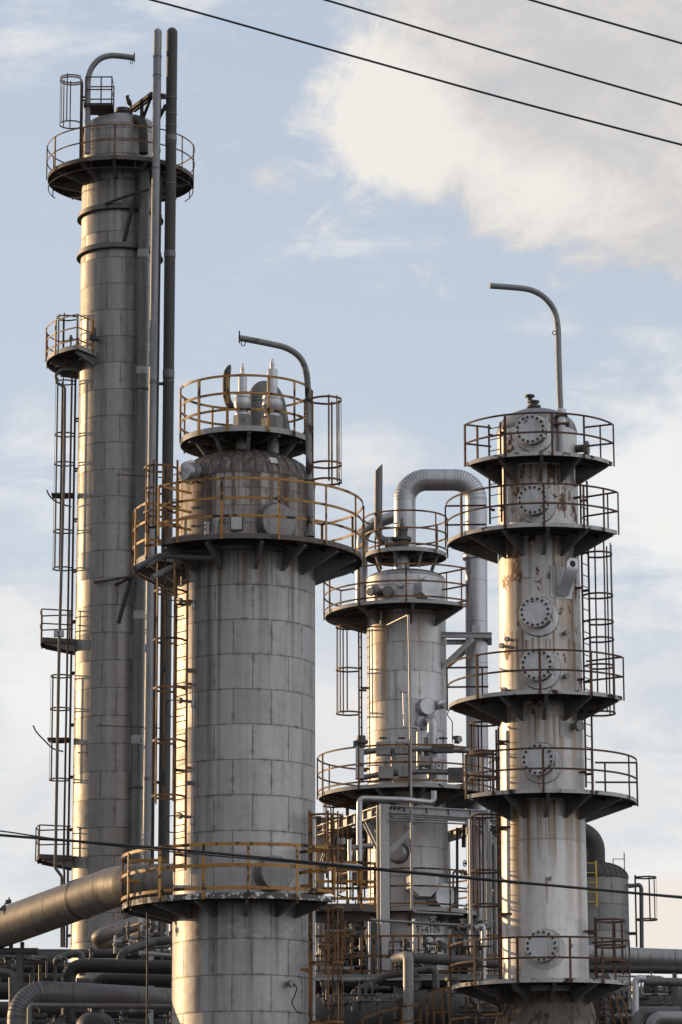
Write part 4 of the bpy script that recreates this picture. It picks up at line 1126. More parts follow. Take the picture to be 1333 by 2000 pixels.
for i, (y0, y1, x0, x1) in enumerate(((1587, 1601, 763, 985), (1596, 1608, 768, 975), (1602, 1613, 760, 985))):
    pipe('tube_run', None, None, [W(x0, y0, 94.2) - Vector(fr.location), W(x1, y1, 95.6) - Vector(fr.location)], .05 if i else .07, 'alu_dull', bend=0, px=False, parent=fr, n=8)
# pipe coming off the third platform
pipe('drop_pipe', 'slim grey pipe with a square elbow dropping in front of the steel frame', 'pipe', [(848, 1545, 93.9), (848, 1568, 93.9), (790, 1562, 93.6), (703, 1559, 93.4), (702, 1600, 93.4), (702.5, 1692, 93.4)], .165, 'alu', bend=.14, n=18)

# =================================================================== L: tallest tower at the left
TL = Tower('process_tower', 'tallest, slimmest tower at the left, dull grey, two black vent pipes beside it', 'tower', 231, 800, 113.0, Rpx=77)
zkL = TL.zf(236)
matL = cladding('dull_speckled_cladding', TL.R, TL.zf(655), 0.955, 1.02, (0.215, 0.203, 0.190), (0.31, 0.293, 0.275), msize=0.012, mortar=(0.03, 0.028, 0.026), rough=0.42, metal=0.6, grime=0.5, speckle=0.10,
                streaks=((TL.zf(330), 3.0, .6, (0.045, .038, .03), 4.0),), uoff=.35,
                bands=[(-.5, .35, TL.zf(345), 30., .35, (.12, .10, .08)), (.35, .25, TL.zf(345), 12., .5, (.06, .05, .042)), (-.1, .10, TL.zf(345), 3., .5, (.07, .06, .05)), (.1, .2, TL.zf(1140), 9., .35, (.09, .075, .06)), (.75, .3, TL.zf(345), 40., .55, (.07, .06, .052))])
shell(TL, 0.0, zkL, matL)
head(TL, zkL, 0.62, TL.R, MAT['alu_dull'])
L = TL.L; Z = TL.zf
for q in (268,): ring(TL, Z(q), TL.R + .012, .03, .03, 'alu_dull')
for q in (402, 478): 
    r_ = ring(TL, Z(q), TL.R + .05, .16, .10, 'pipe_grey')
    MB().bar(arc(TL.R + .09, 0, 360, -.11, 4)[:-1], .12, .03, closed=True).build('ring_flange', MAT['pipe_soot'], r_)
zL1 = TL.z(304, 2.56); RL1 = 142 / TL.s(zL1)
pL1 = platform(TL, zL1, RL1, 0, 360, heights=(1.12, 0.56), rail='rail_orange', rim='rim_dark', rim_h=.15, bar=(.02, .045), post_w=.055, brackets=(-95, -60, -30, -2, 25, 60, 92, 130, 180, 230), br_h=(.42, .12),
               post_list=[-82, -58, -27, -1, 58, 80, 105, 135, 165, 195, 225, 250])
b = MB(); b.tube(arc(RL1 - .02, -110, 120, -.42, 4), .018, 6)
sp = b.build('spray_ring', MAT['rail_dark'], pL1)
for a in (-105, -80, -20, 15, 75, 110):
    bb = MB(); bb.bar([(0, -RL1 + .03, -.45), (0, -RL1 + .03, -.05)], .02, .03); c = bb.build('hanger', MAT['rail_dark'], sp); c.rotation_euler = (0, 0, rad(a))
# little landing over the head with a caged ladder
a_ = -68
ladder(TL, -66, zL1, TL.z(150, 1.0), .14, .36, 'rail_rust', cages=[(TL.z(234, 1), TL.z(142, 1), [TL.z(q, 1.2) for q in (142, 146, 232)])], face=-28, cage_r=.42, clip_step=1.2)
b = MB(); c0 = L(194, 213, 112.0)
for i in range(9): b.box((c0.x, c0.y - .5 + i * .125, c0.z), (.95, .04, .09))
for k in (-1, 1): b.box((c0.x + k * .49, c0.y, c0.z), (.04, 1.1, .13))
ld = b.build('head_landing', MAT['rail_dark'], TL.root, c0)
zr = [(0, .0), (0, 1.0)]
for (dx, dy) in ((-.45, -.5), (.1, -.5), (.48, -.5), (.48, .5), (-.45, .5)):
    b = MB(); b.bar([(dx, dy, 0), (dx, dy, 1.03)], .045, .045); b.build('guard_post', MAT['rail_rust'], ld, (dx, dy, 0))
for h in (1.02, .55):
    b = MB(); b.bar([(-.45, -.5, h), (.48, -.5, h), (.48, .5, h), (-.45, .5, h)], .02, .045); b.build('guard_rail', MAT['rail_rust'], ld, (0, 0, h))
# gooseneck davit
gp = catmull([L(171, 300, 111.7), L(171.5, 240, 111.7), L(172, 170, 111.7), L(174, 147, 111.7), L(182, 129, 111.7), L(196, 115, 111.7), L(214, 109, 111.7), L(235, 109.5, 111.7), L(263, 113, 111.7)], 7)
b = MB(); b.tube(gp, .105, 18); dv = b.build('davit_arm', MAT['davit_grey'], TL.root, gp[0])
b = MB(); b.box((0, 0, .02), (.03, .2, .30)); c = b.build('end_plate', MAT['rail_dark'], dv); c.location = gp[-1] - gp[0]
b = MB(); b.tube([Vector((.05 * math.cos(i * .5236), 0, .06 * math.sin(i * .5236))) for i in range(12)], 0.013, 6, closed=True); c = b.build('lifting_eye', MAT['rail_dark'], dv); c.location = gp[-1] - gp[0] + Vector((-.1, 0, -.17))
# top nozzle with blind flange
b = MB(); zt = zkL + .60; b.lathe([(.2, 0), (.2, .16), (.27, .17), (.27, .22), (.27, .23), (.27, .30), (.15, .31)], 24); o = b.build('top_nozzle', MAT['valve_dark'], TL.root); o.location = (.05, -.1, zt)
b = MB(); b.tube([(0, 0, .12), (-.9, .0, .10)], .06, 10); b.build('nozzle_branch', MAT['rail_dark'], o)
# nozzle with downcomer elbow on the shadow flank
pipe('outlet_elbow', None, None, [L(265, 233, 111.9), L(279, 238, 111.4), L(281, 300, 111.35)], .34, 'pipe_soot', bend=.35, px=False, parent=TL.root)
# triangular bracket carrying the vent pipes
sb = []
def strut(t, pts, w, h, mat='rail_dark', name='strut', parent=None):
    return MB().bar([t.L(*q) for q in pts], w, h).build(name, MAT[mat], parent or t.root, t.L(*pts[0]))
strut(TL, [(257, 213, 112.1), (297, 183, 110.6), (323, 187, 110.4)], .12, .12)
strut(TL, [(262, 216, 113.2), (297, 190, 111.5), (323, 190, 111.2)], .12, .12)
strut(TL, [(256.5, 213, 112.1), (256.5, 300, 111.9)], .10, .10)
strut(TL, [(277.5, 198, 111.5), (277.5, 260, 111.6)], .12, .12)
strut(TL, [(296, 188, 110.9), (278, 236, 111.8)], .08, .10)
strut(TL, [(324, 206, 110.9), (308, 236, 112.2)], .10, .10)
strut(TL, [(313, 190, 110.6), (314, 215, 110.8), (329, 213, 110.8)], .08, .10)
# guide brackets lower down
strut(TL, [(206, 398, 111.5), (262, 378, 111.2), (292, 370, 110.9)], .08, .07, 'rail_dark', 'pipe_guide')
strut(TL, [(243, 470, 111.6), (266, 378, 111.2)], .09, .10, 'pipe_soot', 'guide_brace')
strut(TL, [(184, 1138, 111.6), (245, 1128, 111.2), (272, 1124, 110.9)], .08, .07, 'rail_dark', 'pipe_guide')
strut(TL, [(226, 1142, 111.6), (262, 1126, 111.0)], .07, .07, 'rail_dark', 'pipe_guide')
strut(TL, [(232, 1216, 111.6), (256, 1130, 111.2)], .08, .11, 'pipe_soot', 'guide_brace')
for py, x0 in ((928, 228), (1418, 190)):
    strut(TL, [(x0, py + 2, 110.9), (x0 + 3, py - 1, 110.9), (300, py + 3, 110.6), (318, py + 5, 110.6)], .03, .035, 'rail_dark', 'stay_rod')
# pipe straps between the risers
for q in (748, 1527): strut(TL, [(289, q, 110.55), (322, q + 2, 110.85)], .06, .10, 'steel_dark', 'pipe_strap')
# side landings
def sideland(py, Rpx, a0, a1, hh, **k):
    z = TL.z(py, 0.6); R = Rpx / TL.s(z)
    return platform(TL, z, R, a0, a1, heights=hh, rin=TL.R + .02, rail=k.pop('rail', 'rail_rust'), rim='rim_grey' if py < 800 else 'rim_dark', rim_h=.16, bar=(.02, .045), post_w=.055, name='side_landing', **k)
sideland(697, 140, -120, -30, (1.08, .62, .18), rail='rail_yellow', brackets=(-118, -75, -34), br_h=(.45, .2), post_list=[-120, -98, -78, -55, -30, (1.6, -30), (1.6, -120)])
sideland(1247, 145, -100, -72, (1.0, .50), brackets=(-98, -74), br_h=(.40, .15), post_list=[-100, -72, (1.6, -72)])
sideland(1671, 147, -100, -68, (1.0, .50), brackets=(-98, -70), br_h=(.38, .15), post_list=[-100, -84, -68, (1.6, -68)])
# ladder with cages up the left flank
zz0 = TL.z(1845, 0); Zl = lambda q: TL.z(q, .2)
ladder(TL, -86, Zl(1850), Zl(720), .12, .36, 'rail_dark', cages=[(Zl(1110), Zl(740), [Zl(q) for q in (746, 848, 905, 968, 1037, 1110)]), (Zl(1524), Zl(1318), [Zl(q) for q in (1320, 1384, 1447, 1522)]), (Zl(720), Zl(615), [Zl(q) for q in (620, 716)])], face=4, cage_r=.34, clip_step=1.8)
for q in (967, 1444):
    z_ = Zl(q); b = MB(); b.box((0, 0, 0), (.75, .6, .07)); o = b.build('rest_platform', MAT['rail_dark'], TL.root); o.location = pol(TL.R + .5, -86, z_)
for (pts) in ([(92, 957, 112.6), (97, 968, 112.6), (109, 979, 112.6), (126, 986, 112.6), (140, 990, 112.6)], [(65, 1417, 112.6), (72, 1430, 112.6), (88, 1447, 112.6), (104, 1462, 112.6), (124, 1468, 112.6)]):
    pt = catmull([L(*q) for q in pts], 5); MB().bar(pt, .03, .05).build('swing_bar', MAT['rail_dark'], TL.root, pt[0])
# slim pipes hanging off the landing
pipe('instrument_pipe', None, None, [L(150, 722, 111.9), L(120, 722, 111.7), L(109, 732, 111.6), L(112, 748, 111.6), L(127, 756, 111.6), L(126, 900, 111.6), L(115.5, 1290, 111.6), L(108.5, 1695, 111.6), L(121, 1712, 111.6), L(121, 1850, 111.6)], .105, 'steel_dark', bend=.14, px=False, parent=TL.root, n=12)
pipe('instrument_pipe', None, None, [L(141, 738, 111.8), L(138, 900, 111.8), L(131.5, 1300, 111.8), L(124.5, 1690, 111.8), L(126, 1704, 111.8), L(126, 1850, 111.8)], .075, 'rail_dark', bend=.1, px=False, parent=TL.root, n=10)
# valve cluster at the upper landing
o, P, d, r = nozzle(TL, 187, 656, 7, .35, 'valve_dark', 'side_valve', neck=.5); handwheel(o, P - o.location, .12, d, stem=.08); P = Vector(P)
b = MB(); b.tube([P - d * .15, P - d * .15 + Vector((0, 0, .38))], .05, 10); c = b.build('valve_stem', MAT['valve_dark'], o, P); c.location = P - o.location
for (px, py, h) in ((139, 660, .8), (152, 670, .75)):
    b = MB(); b.lathe([(.03, -h), (.03, -.1), (.07, -.08), (.07, .02), (.04, .04), (.04, .1)], 10); o = b.build('gauge_cock', MAT['valve_dark'], TL.root); o.location = L(px, py, 112.2)
    b = MB(); b.lathe([(.06, -.1), (.06, .1)], 10, (0, 0, -.5), (1, 0, 0)); b.build('cock_body', MAT['valve_dark'], o)

for px in (110, 121):
    b = MB(); b.box((0, 0, 0), (.15, .12, .22)); b.box((0, -.065, 0), (.11, .015, .17)); o = b.build('junction_box', MAT['steel'], TL.root); o.location = L(px, 1238, 111.55)
# ---- riser pipes beside the tall tower: things of their own
def riser(name, label, pts, d, mat, bands=(), band_mat='rim_grey', cap=True, group='tall pipes beside the left tower', flange=()):
    P = [W(*q) for q in pts]
    b = MB(); n = 24
    b.tube(P, d / 2, n)
    if cap:
        e = P[-1]; b.lathe([(d / 2, 0), (d * .47, d * .22), (d * .36, d * .4), (d * .18, d * .52), (.001, d * .55)], n, e)
    o = b.build(name, MAT[mat], None, P[0], smooth=50); tag(o, label, 'pipe', group)
    def at(py):
        for i in range(len(P) - 1):
            if pts[i][1] >= py >= pts[i + 1][1]:
                f = (pts[i][1] - py) / (pts[i][1] - pts[i + 1][1]); return P[i].lerp(P[i + 1], f)
        return P[0]
    for (py, h) in bands:
        b = MB(); b.lathe([(d / 2 + .004, -h / 2), (d / 2 + .012, -h / 2 + .005), (d / 2 + .012, h / 2 - .005), (d / 2 + .004, h / 2)], n); c = b.build('pipe_band', MAT[band_mat], o); c.location = at(py) - P[0]
    for py in flange:
        b = MB(); b.lathe([(d * .62, -.03), (d * .62, .03)], n); c = b.build('flange', MAT['steel_dark'], o); c.location = at(py) - P[0]
    return o
riser('riser_pipe', 'streaked grey pipe clamped closest to the tallest tower, ending below its round platform', [(262, 1900, 111.5), (264, 1690, 111.5), (273, 1128, 111.5), (282, 335, 111.5)], .39, 'pipe_grey', bands=((500, .28), (730, .28), (1203, .3), (1448, .3)), cap=False, flange=(765, 1540))
riser('vent_pipe', 'thinner paler of the two tall vent pipes, with flaking paint', [(284, 1900, 110.4), (286.6, 1690, 110.4), (297, 900, 110.4), (308.5, 64, 110.4)], .285, 'pipe_pale', bands=((112, .06), (150, .05), (334, .06), (750, .14), (1525, .12)), band_mat='pipe_grey')
riser('conduit_pipe', 'narrow black pipe running between the two tall vent pipes', [(296, 1900, 111.2), (298, 1690, 111.2), (306, 900, 111.2), (313.5, 345, 111.2)], .115, 'pipe_black', cap=True)
riser('vent_pipe', 'thicker sooty black vent pipe, the rightmost tall pipe beside the left tower', [(317, 1900, 110.7), (320, 1690, 110.7), (328, 900, 110.7), (336.5, 65, 110.7)], .385, 'pipe_soot', bands=((195, .04), (227, .04), (250, .04), (275, .22), (285, .03), (365, .04), (503, .22), (735, .28), (750, .05)), band_mat='pipe_grey')
# ---- the bird
bd = W(251, 200, 112.0)
bird = thing('bird', 'small black bird perched on the top of the tallest tower', 'bird', W(258, 210, 112.0))
bb = MB()
def BL(px, py, Y=112.0): return W(px, py, Y) - Vector(bird.location)
spine = [(248.6, 190.2, .040), (248.9, 188.6, .062), (249.4, 190, .068), (250.2, 193, .062), (251.2, 196, .088), (252.6, 199.5, .095), (254.2, 203, .082), (256, 206, .05), (257.6, 209, .035), (259.4, 212.5, .03)]
pth = catmull([BL(a, b_) for a, b_, _ in spine], 4)
sc = []
for i in range(len(pth)):
    f = i / 4.0; k = min(int(f), len(spine) - 2); q = f - k; sc.append(spine[k][2] * (1 - q) + spine[k + 1][2] * q)
bb.sweep(pth, [(math.cos(i * math.pi / 6), math.sin(i * math.pi / 6)) for i in range(12)], scales=sc)
body = bb.build('body', MAT['feather'], bird, (0, 0, 0), smooth=80)
b = MB(); e = BL(249.6, 187.6); b.sweep([e, e + Vector((.05, 0, .035)), e + Vector((.10, 0, .05))], [(.024 * math.cos(i), .024 * math.sin(i)) for i in (0, 1.05, 2.09, 3.14, 4.19, 5.24)], scales=[1, .6, .1]); b.build('beak', MAT['beak'], bird, e)
for k in (-.03, .03):
    b = MB(); q = BL(255, 205) + Vector((0, k, 0)); b.tube([q, q + Vector((.03, 0, -.12)), q + Vector((-.03, 0, -.13))], .009, 5); b.build('leg', MAT['beak'], bird, q)
# =================================================================== lower left: pipes
def dpx(px, pt): return px / scale_at(W(*pt))
# big insulated duct going into the wide tower
P1 = [(-60, 1835, 83.0), (222, 1733, 78.6), (262, 1727, 77.9), (420, 1727, 77.0)]
pipe('insulated_duct', 'large sunlit insulated duct slanting up from the left into the widest tower', 'duct', P1, .96, 'duct', bend={1: 1.0, 'd': .8}, seams=.50, n=44, nb=10, seam_mat='seam', sw=.014, ribs=True)
du = bpy.context.scene.objects['insulated_duct']
q = W(160, 1755.5, 79.55); b = MB(); b.lathe([(.482, -.03), (.497, -.028), (.497, .028), (.482, .03)], 44, (0, 0, 0), W(222, 1733, 78.6) - W(-60, 1835, 83.0)); c = b.build('duct_band', MAT['pipe_black'], du); c.location = q - du.location
PL = lambda *a, **k: pipe(*a, **k)
PL('elbow_pipe', 'warm-lit insulated pipe with a rounded end below the slanting duct', 'pipe', [(330, 1788, 99), (276, 1801, 98), (192, 1829, 97), (196, 1840, 99), (270, 1835, 100)], .44, 'duct', bend=.3, n=26)
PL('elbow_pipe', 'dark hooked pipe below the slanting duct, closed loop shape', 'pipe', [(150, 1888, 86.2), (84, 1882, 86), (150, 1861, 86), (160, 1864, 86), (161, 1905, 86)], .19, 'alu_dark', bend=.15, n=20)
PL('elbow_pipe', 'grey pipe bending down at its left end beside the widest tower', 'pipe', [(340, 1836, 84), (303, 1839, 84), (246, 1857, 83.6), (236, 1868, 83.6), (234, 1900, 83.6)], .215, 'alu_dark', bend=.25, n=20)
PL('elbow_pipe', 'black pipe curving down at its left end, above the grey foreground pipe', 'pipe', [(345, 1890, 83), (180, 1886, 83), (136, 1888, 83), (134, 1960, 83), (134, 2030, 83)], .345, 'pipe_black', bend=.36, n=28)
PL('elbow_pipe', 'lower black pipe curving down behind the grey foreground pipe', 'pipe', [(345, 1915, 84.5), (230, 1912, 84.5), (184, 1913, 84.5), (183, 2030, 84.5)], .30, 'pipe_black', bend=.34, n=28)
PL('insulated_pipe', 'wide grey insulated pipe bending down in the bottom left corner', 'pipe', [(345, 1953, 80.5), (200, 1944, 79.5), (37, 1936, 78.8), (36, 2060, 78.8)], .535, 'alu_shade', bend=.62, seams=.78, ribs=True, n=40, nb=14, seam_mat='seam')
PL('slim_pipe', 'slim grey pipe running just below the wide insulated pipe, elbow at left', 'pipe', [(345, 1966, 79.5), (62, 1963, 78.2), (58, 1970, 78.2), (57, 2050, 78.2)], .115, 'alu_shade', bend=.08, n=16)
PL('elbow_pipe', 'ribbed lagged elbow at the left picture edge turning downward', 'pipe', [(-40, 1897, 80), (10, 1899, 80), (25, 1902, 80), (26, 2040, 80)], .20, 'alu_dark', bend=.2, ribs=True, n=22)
for i, (py, d, Y, x0, x1, m, lab) in enumerate((
        (1862, .24, 92, 60, 350, 'pipe_soot', 'black straight pipe, highest of the rack at the left'),
        (1880, .55, 90, -40, 125, 'pipe_black', 'thick black straight pipe under the slanting duct at the left edge'),
        (1906, .36, 91, -40, 140, 'alu_dark', 'shade-dark straight pipe, third in the left rack'),
        (1921, .30, 88, 150, 350, 'pipe_soot', 'sooty straight pipe behind the curved black pipes'),
        (1935, .50, 93, -40, 350, 'pipe_black', 'thick black pipe low in the left rack behind the foreground pipe'),
        (1972, .45, 92, -40, 350, 'pipe_soot', 'sooty pipe low in the left rack near the vessel head'),
        (2005, .5, 94, -40, 350, 'pipe_black', 'lowest black pipe in the left rack'))):
    PL('rack_pipe', lab, 'pipe', [(x0, py, Y), (x1, py + (x1 - x0) * .004, Y)], d, m, bend=0, group='pipes in the left rack', n=24, seams=2.2)
# rack posts
def rack_post(px, py0, Y, w=.3, lab='', name='rack_post', mat='steel', arm=None):
    p = W(px, py0, Y); t = thing(name, lab, 'post', (p.x, p.y, 0))
    b = MB(); b.hsec((0, 0, 0), (0, 0, p.z), w, w, .03); b.build('column', MAT[mat], t)
    if arm:
        b = MB(); b.hsec((arm[0], -.0, p.z + .1), (arm[1], 0, p.z + .1), .2, .2, .02); b.build('cross_arm', MAT[mat], t, (0, 0, p.z))
    return t
rack_post(39, 1862, 82, .17, 'grey rack post with a short round cross arm under the slanting duct', mat='steel_dark')
p = W(0, 1858, 82)
PL('saddle_pipe', 'dark stub pipe carrying the slanting duct on two short saddles', 'pipe support', [(-20, 1858, 82), (75, 1858, 82)], .17, 'alu_dark', bend=0, n=20)
sd = bpy.context.scene.objects['saddle_pipe']
for px in (22, 44):
    b = MB(); b.box((0, 0, 0), (.09, .14, .2)); c = b.build('saddle', MAT['steel_dark'], sd); c.location = W(px, 1848, 82) - sd.location
rack_post(296, 1868, 86, .13, 'pale post with a short tube arm left of the widest tower', mat='steel')
PL('support_arm', 'short grey tube arm on the pale post left of the widest tower', 'pipe support', [(277, 1862, 86.2), (345, 1868, 86.2)], .12, 'alu_dull', bend=0, n=14)
rack_post(275, 1790, 95, .14, 'sunlit white column with a small orange landing, left of the widest tower', mat='label_white')
rack_post(306, 1790, 96, .10, 'thin pale column behind the orange landing', mat='steel')
g = W(243, 1830, 95); ol = thing('railed_landing', 'small orange railed landing under the curved grey pipe at left', 'platform', W(262, 1868, 95.5))
def OL(px, py, Y): return W(px, py, Y) - Vector(ol.location)
k1 = [(244, 95), (272, 93.8), (328, 96)]
for (x, Y) in k1 + [(300, 95)]:
    b = MB(); b.bar([OL(x, 1868, Y), OL(x, 1806 + (6 if x < 260 else 0), Y)], .05, .05); b.build('guard_post', MAT['rail_orange'], ol, OL(x, 1868, Y))
for dy in (0, 18, 34):
    b = MB(); b.bar([OL(244, 1812 + dy, 95), OL(272, 1803 + dy, 93.8), OL(328, 1812 + dy, 96)], .03, .05); b.build('guard_rail', MAT['rail_orange'], ol, OL(244, 1812 + dy, 95))
b = MB(); c = OL(285, 1870, 95.5); b.box((c.x, c.y, c.z), (1.5, 2.0, .1)); b.build('deck', MAT['deck'], ol)
# domed head of a vessel at the bottom
v = W(187, 1975, 80.6); vs_ = thing('pressure_vessel', 'round-headed dark grey vessel at the bottom edge, left of the widest tower', 'vessel', (v.x, v.y, 0))
b = MB(); R_ = .47; zt = v.z; b.lathe([(R_, 0), (R_, zt - .36)] + [(max(.001, R_ * math.cos(i * math.pi / 20)), zt - .36 + .36 * math.sin(i * math.pi / 20)) for i in range(1, 11)], 40); b.build('shell', MAT['alu_dark'], vs_)
b = MB(); b.lathe([(.13, zt - .05), (.13, zt + .06), (.18, zt + .07), (.18, zt + .13)], 24); b.build('top_nozzle', MAT['steel_dark'], vs_)
v = W(112, 1998, 82); vs_ = thing('pressure_vessel', 'smaller dark vessel head peeping up at the bottom left', 'vessel', (v.x, v.y, 0))
b = MB(); R_ = .40; zt = v.z + .05; b.lathe([(R_, 0), (R_, zt - .3)] + [(max(.001, R_ * math.cos(i * math.pi / 20)), zt - .3 + .3 * math.sin(i * math.pi / 20)) for i in range(1, 11)], 36); b.build('shell', MAT['pipe_soot'], vs_)
b = MB(); b.lathe([(.1, zt - .05), (.1, zt + .06)], 24); b.build('top_nozzle', MAT['steel_dark'], vs_)
# cable hanging from the yellow platform
c0 = W(288, 1782, 75.6); b = MB(); b.tube([c0, W(288, 1900, 75.6), W(287, 2080, 75.6)], .02, 8); tag(b.build('cable', MAT['rubber'], None, c0), 'thin black cable hanging straight down from the lowest yellow platform', 'cable')
# lamp on the left skyline
lp = thing('yard_lamp', 'small dark yard lamp on the left skyline above the slanting duct', 'lamp', W(8, 1790, 79))
def LL(px, py, Y=79): return W(px, py, Y) - Vector(lp.location)
b = MB(); b.tube([LL(8, 1786), LL(9, 1770), LL(10.5, 1764)], .022, 8); b.tube([LL(0, 1776), LL(8, 1774)], .03, 8); b.build('stem', MAT['valve_dark'], lp)
b = MB(); b.lathe([(.045, -.07), (.055, -.05), (.055, .05), (.03, .07)], 12, LL(17, 1761), (1, 0, .35)); b.build('lamp_head', MAT['valve_dark'], lp)
b = MB(); b.tube([LL(18, 1752), LL(18, 1761)], .018, 6); b.build('finial', MAT['valve_dark'], lp)
b = MB(); b.box(LL(8, 1774), (.1, .1, .12)); b.build('junction_box', MAT['valve_dark'], lp)
gate_valve(W(179, 1864, 85), (0, .2, 1), .055, label='small dark valve standing on the pipes under the warm-lit pipe', name='gate_valve')

# =================================================================== elevated deck behind, bottom middle
YD0, YD1 = 91.5, 106.0
zd = W(790, 1905, YD0).z
dk = thing('pipe_rack_deck', 'dark concrete deck on columns with a long orange railing, behind the towers', 'deck', (W(790, 1905, YD0).x, YD0, 0))
x0 = W(560, 1905, YD0).x - dk.location.x; x1 = W(1010, 1905, YD0).x - dk.location.x
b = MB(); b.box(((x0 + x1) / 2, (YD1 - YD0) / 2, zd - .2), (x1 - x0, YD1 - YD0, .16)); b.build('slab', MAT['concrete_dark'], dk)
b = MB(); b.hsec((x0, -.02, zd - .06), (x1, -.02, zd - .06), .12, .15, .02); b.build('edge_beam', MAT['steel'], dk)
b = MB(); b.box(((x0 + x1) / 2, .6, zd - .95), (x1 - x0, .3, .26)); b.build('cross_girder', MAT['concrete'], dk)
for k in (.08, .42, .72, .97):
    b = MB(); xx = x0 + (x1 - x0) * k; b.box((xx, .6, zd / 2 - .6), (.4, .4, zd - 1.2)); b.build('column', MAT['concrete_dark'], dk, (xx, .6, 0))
b = MB(); b.box(((x0 + x1) / 2, YD1 - YD0 - 10.5, zd / 2 - .15), (x1 - x0, .3, zd - .3)); b.build('shade_backing', MAT['concrete_dark'], dk)  # dark sheet added in place of the shaded void below the slab
rl = (zd + .0)
zr_ = W(800, 1828, YD0).z
for h in (zr_, (zr_ + zd) / 2, zd + .12):
    b = MB(); b.bar([(x0, 0, h), (x1, 0, h)], .03, .055); b.build('guard_rail', MAT['rail_orange'], dk, (x0, 0, h))
for px in (636, 655, 668, 687, 708, 731, 744, 768, 818, 878, 925, 975):
    xx = W(px, 1860, YD0).x - dk.location.x; b = MB(); b.bar([(xx, 0, zd), (xx, 0, zr_)], .05, .05); b.build('guard_post', MAT['rail_orange'], dk, (xx, 0, zd))
# drum under the deck
PLs = dict(n=48)
d0 = W(610, 1985, 88.5); d1 = W(990, 1978, 88.5)
dr = thing('horizontal_drum', 'long dark grey horizontal drum under the deck at the bottom middle', 'vessel', d0)
ax = (d1 - d0); Ld = ax.length; ax.normalize()
b = MB(); b.lathe([(.05, -.25), (.3, -.2), (.5, -.05), (.56, .1), (.56, 1.7), (.585, 1.72), (.585, 1.85), (.56, 1.87), (.56, Ld)], 48, (0, 0, 0), ax); b.build('shell', MAT['alu_dark'], dr)
b = MB(); b.lathe([(.72, 0), (.72, .09), (.70, .1), (.70, .2), (.72, .21), (.72, .3)], 48, ax * 3.55, ax); b.build('flange', MAT['steel_dark'], dr, ax * 3.55)
b = MB(); b.lathe([(.64, 0), (.64, 1.3)], 48, ax * 2.2, ax); b.build('channel_cover', MAT['pipe_soot'], dr, ax * 2.2)
b = MB(); b.lathe([(.17, 0), (.17, .85), (.24, .86), (.24, .94)], 24, ax * 2.65 + Vector((0, 0, .0)), (0, 0, 1)); b.build('inlet_nozzle', MAT['alu_dark'], dr, ax * 2.65)
b = MB(); b.lathe([(.17, 0), (.17, .85), (.24, .86), (.24, .94)], 24, ax * 3.75 + Vector((0, 0, .0)), (0, 0, 1)); b.build('inlet_nozzle', MAT['alu_dark'], dr, ax * 3.75)
PL('insulated_pipe', 'upright grey pipe with a ribbed elbow in front of the middle deck', 'pipe', [(772, 1873, 91), (790, 1868, 87.6), (798, 1869, 86.9), (798, 1900, 86.9), (798, 2060, 86.9)], .275, 'alu_dull', bend=.19, ribs=True, n=28, seams=1.4)
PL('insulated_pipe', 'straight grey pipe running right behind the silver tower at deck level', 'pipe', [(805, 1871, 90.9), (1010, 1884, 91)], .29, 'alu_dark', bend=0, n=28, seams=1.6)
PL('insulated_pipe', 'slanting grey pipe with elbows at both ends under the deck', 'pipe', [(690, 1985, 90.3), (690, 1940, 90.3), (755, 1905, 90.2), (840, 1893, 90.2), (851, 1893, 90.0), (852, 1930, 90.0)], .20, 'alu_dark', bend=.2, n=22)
PL('elbow_pipe', 'short black pipe curving down onto the drum under the deck', 'pipe', [(790, 1902, 90.2), (814, 1902, 90.1), (816, 1930, 90.1)], .21, 'pipe_soot', bend=.2, n=22)
PL('slim_pipe', 'long thin pipe with flanges crossing in front of the lettered tower base', 'pipe', [(705, 1795, 92.6), (840, 1804, 92.6), (985, 1812, 92.6)], .085, 'alu_dull', bend=0, n=12)
PL('slim_pipe', 'thin pipe running along the foot of the orange deck railing', 'pipe', [(650, 1867, 92.2), (770, 1869, 92.2)], .05, 'steel', bend=0, n=10)
PL('slim_pipe', 'upright silver pipe with rounded top left of the silver tower base', 'pipe', [(930, 1814, 90.4), (944, 1806, 90.4), (945, 1820, 90.4), (945, 1913, 90.4)], .145, 'alu', bend=.08, n=18)
PL('slim_pipe', 'short upright grey pipe under the lettered silver tower', 'pipe', [(809.5, 1795, 92.9), (809.5, 1900, 92.9)], .09, 'alu', bend=0, n=14)
for i, (px, lab) in enumerate(((922, 'left of the row'), (948, 'second from left'), (961, 'third from left'), (971, 'beside the ladder'))):
    PL('riser_tube', f'thin upright silver tube in the bundle left of the silver tower, {lab}', 'pipe', [(px, 1915, 92.5), (px - 3, 1600 + i * 12, 92.5)], .085 + .02 * (i % 2), 'alu_dull', bend=0, n=12, group='tube bundle left of the silver tower')
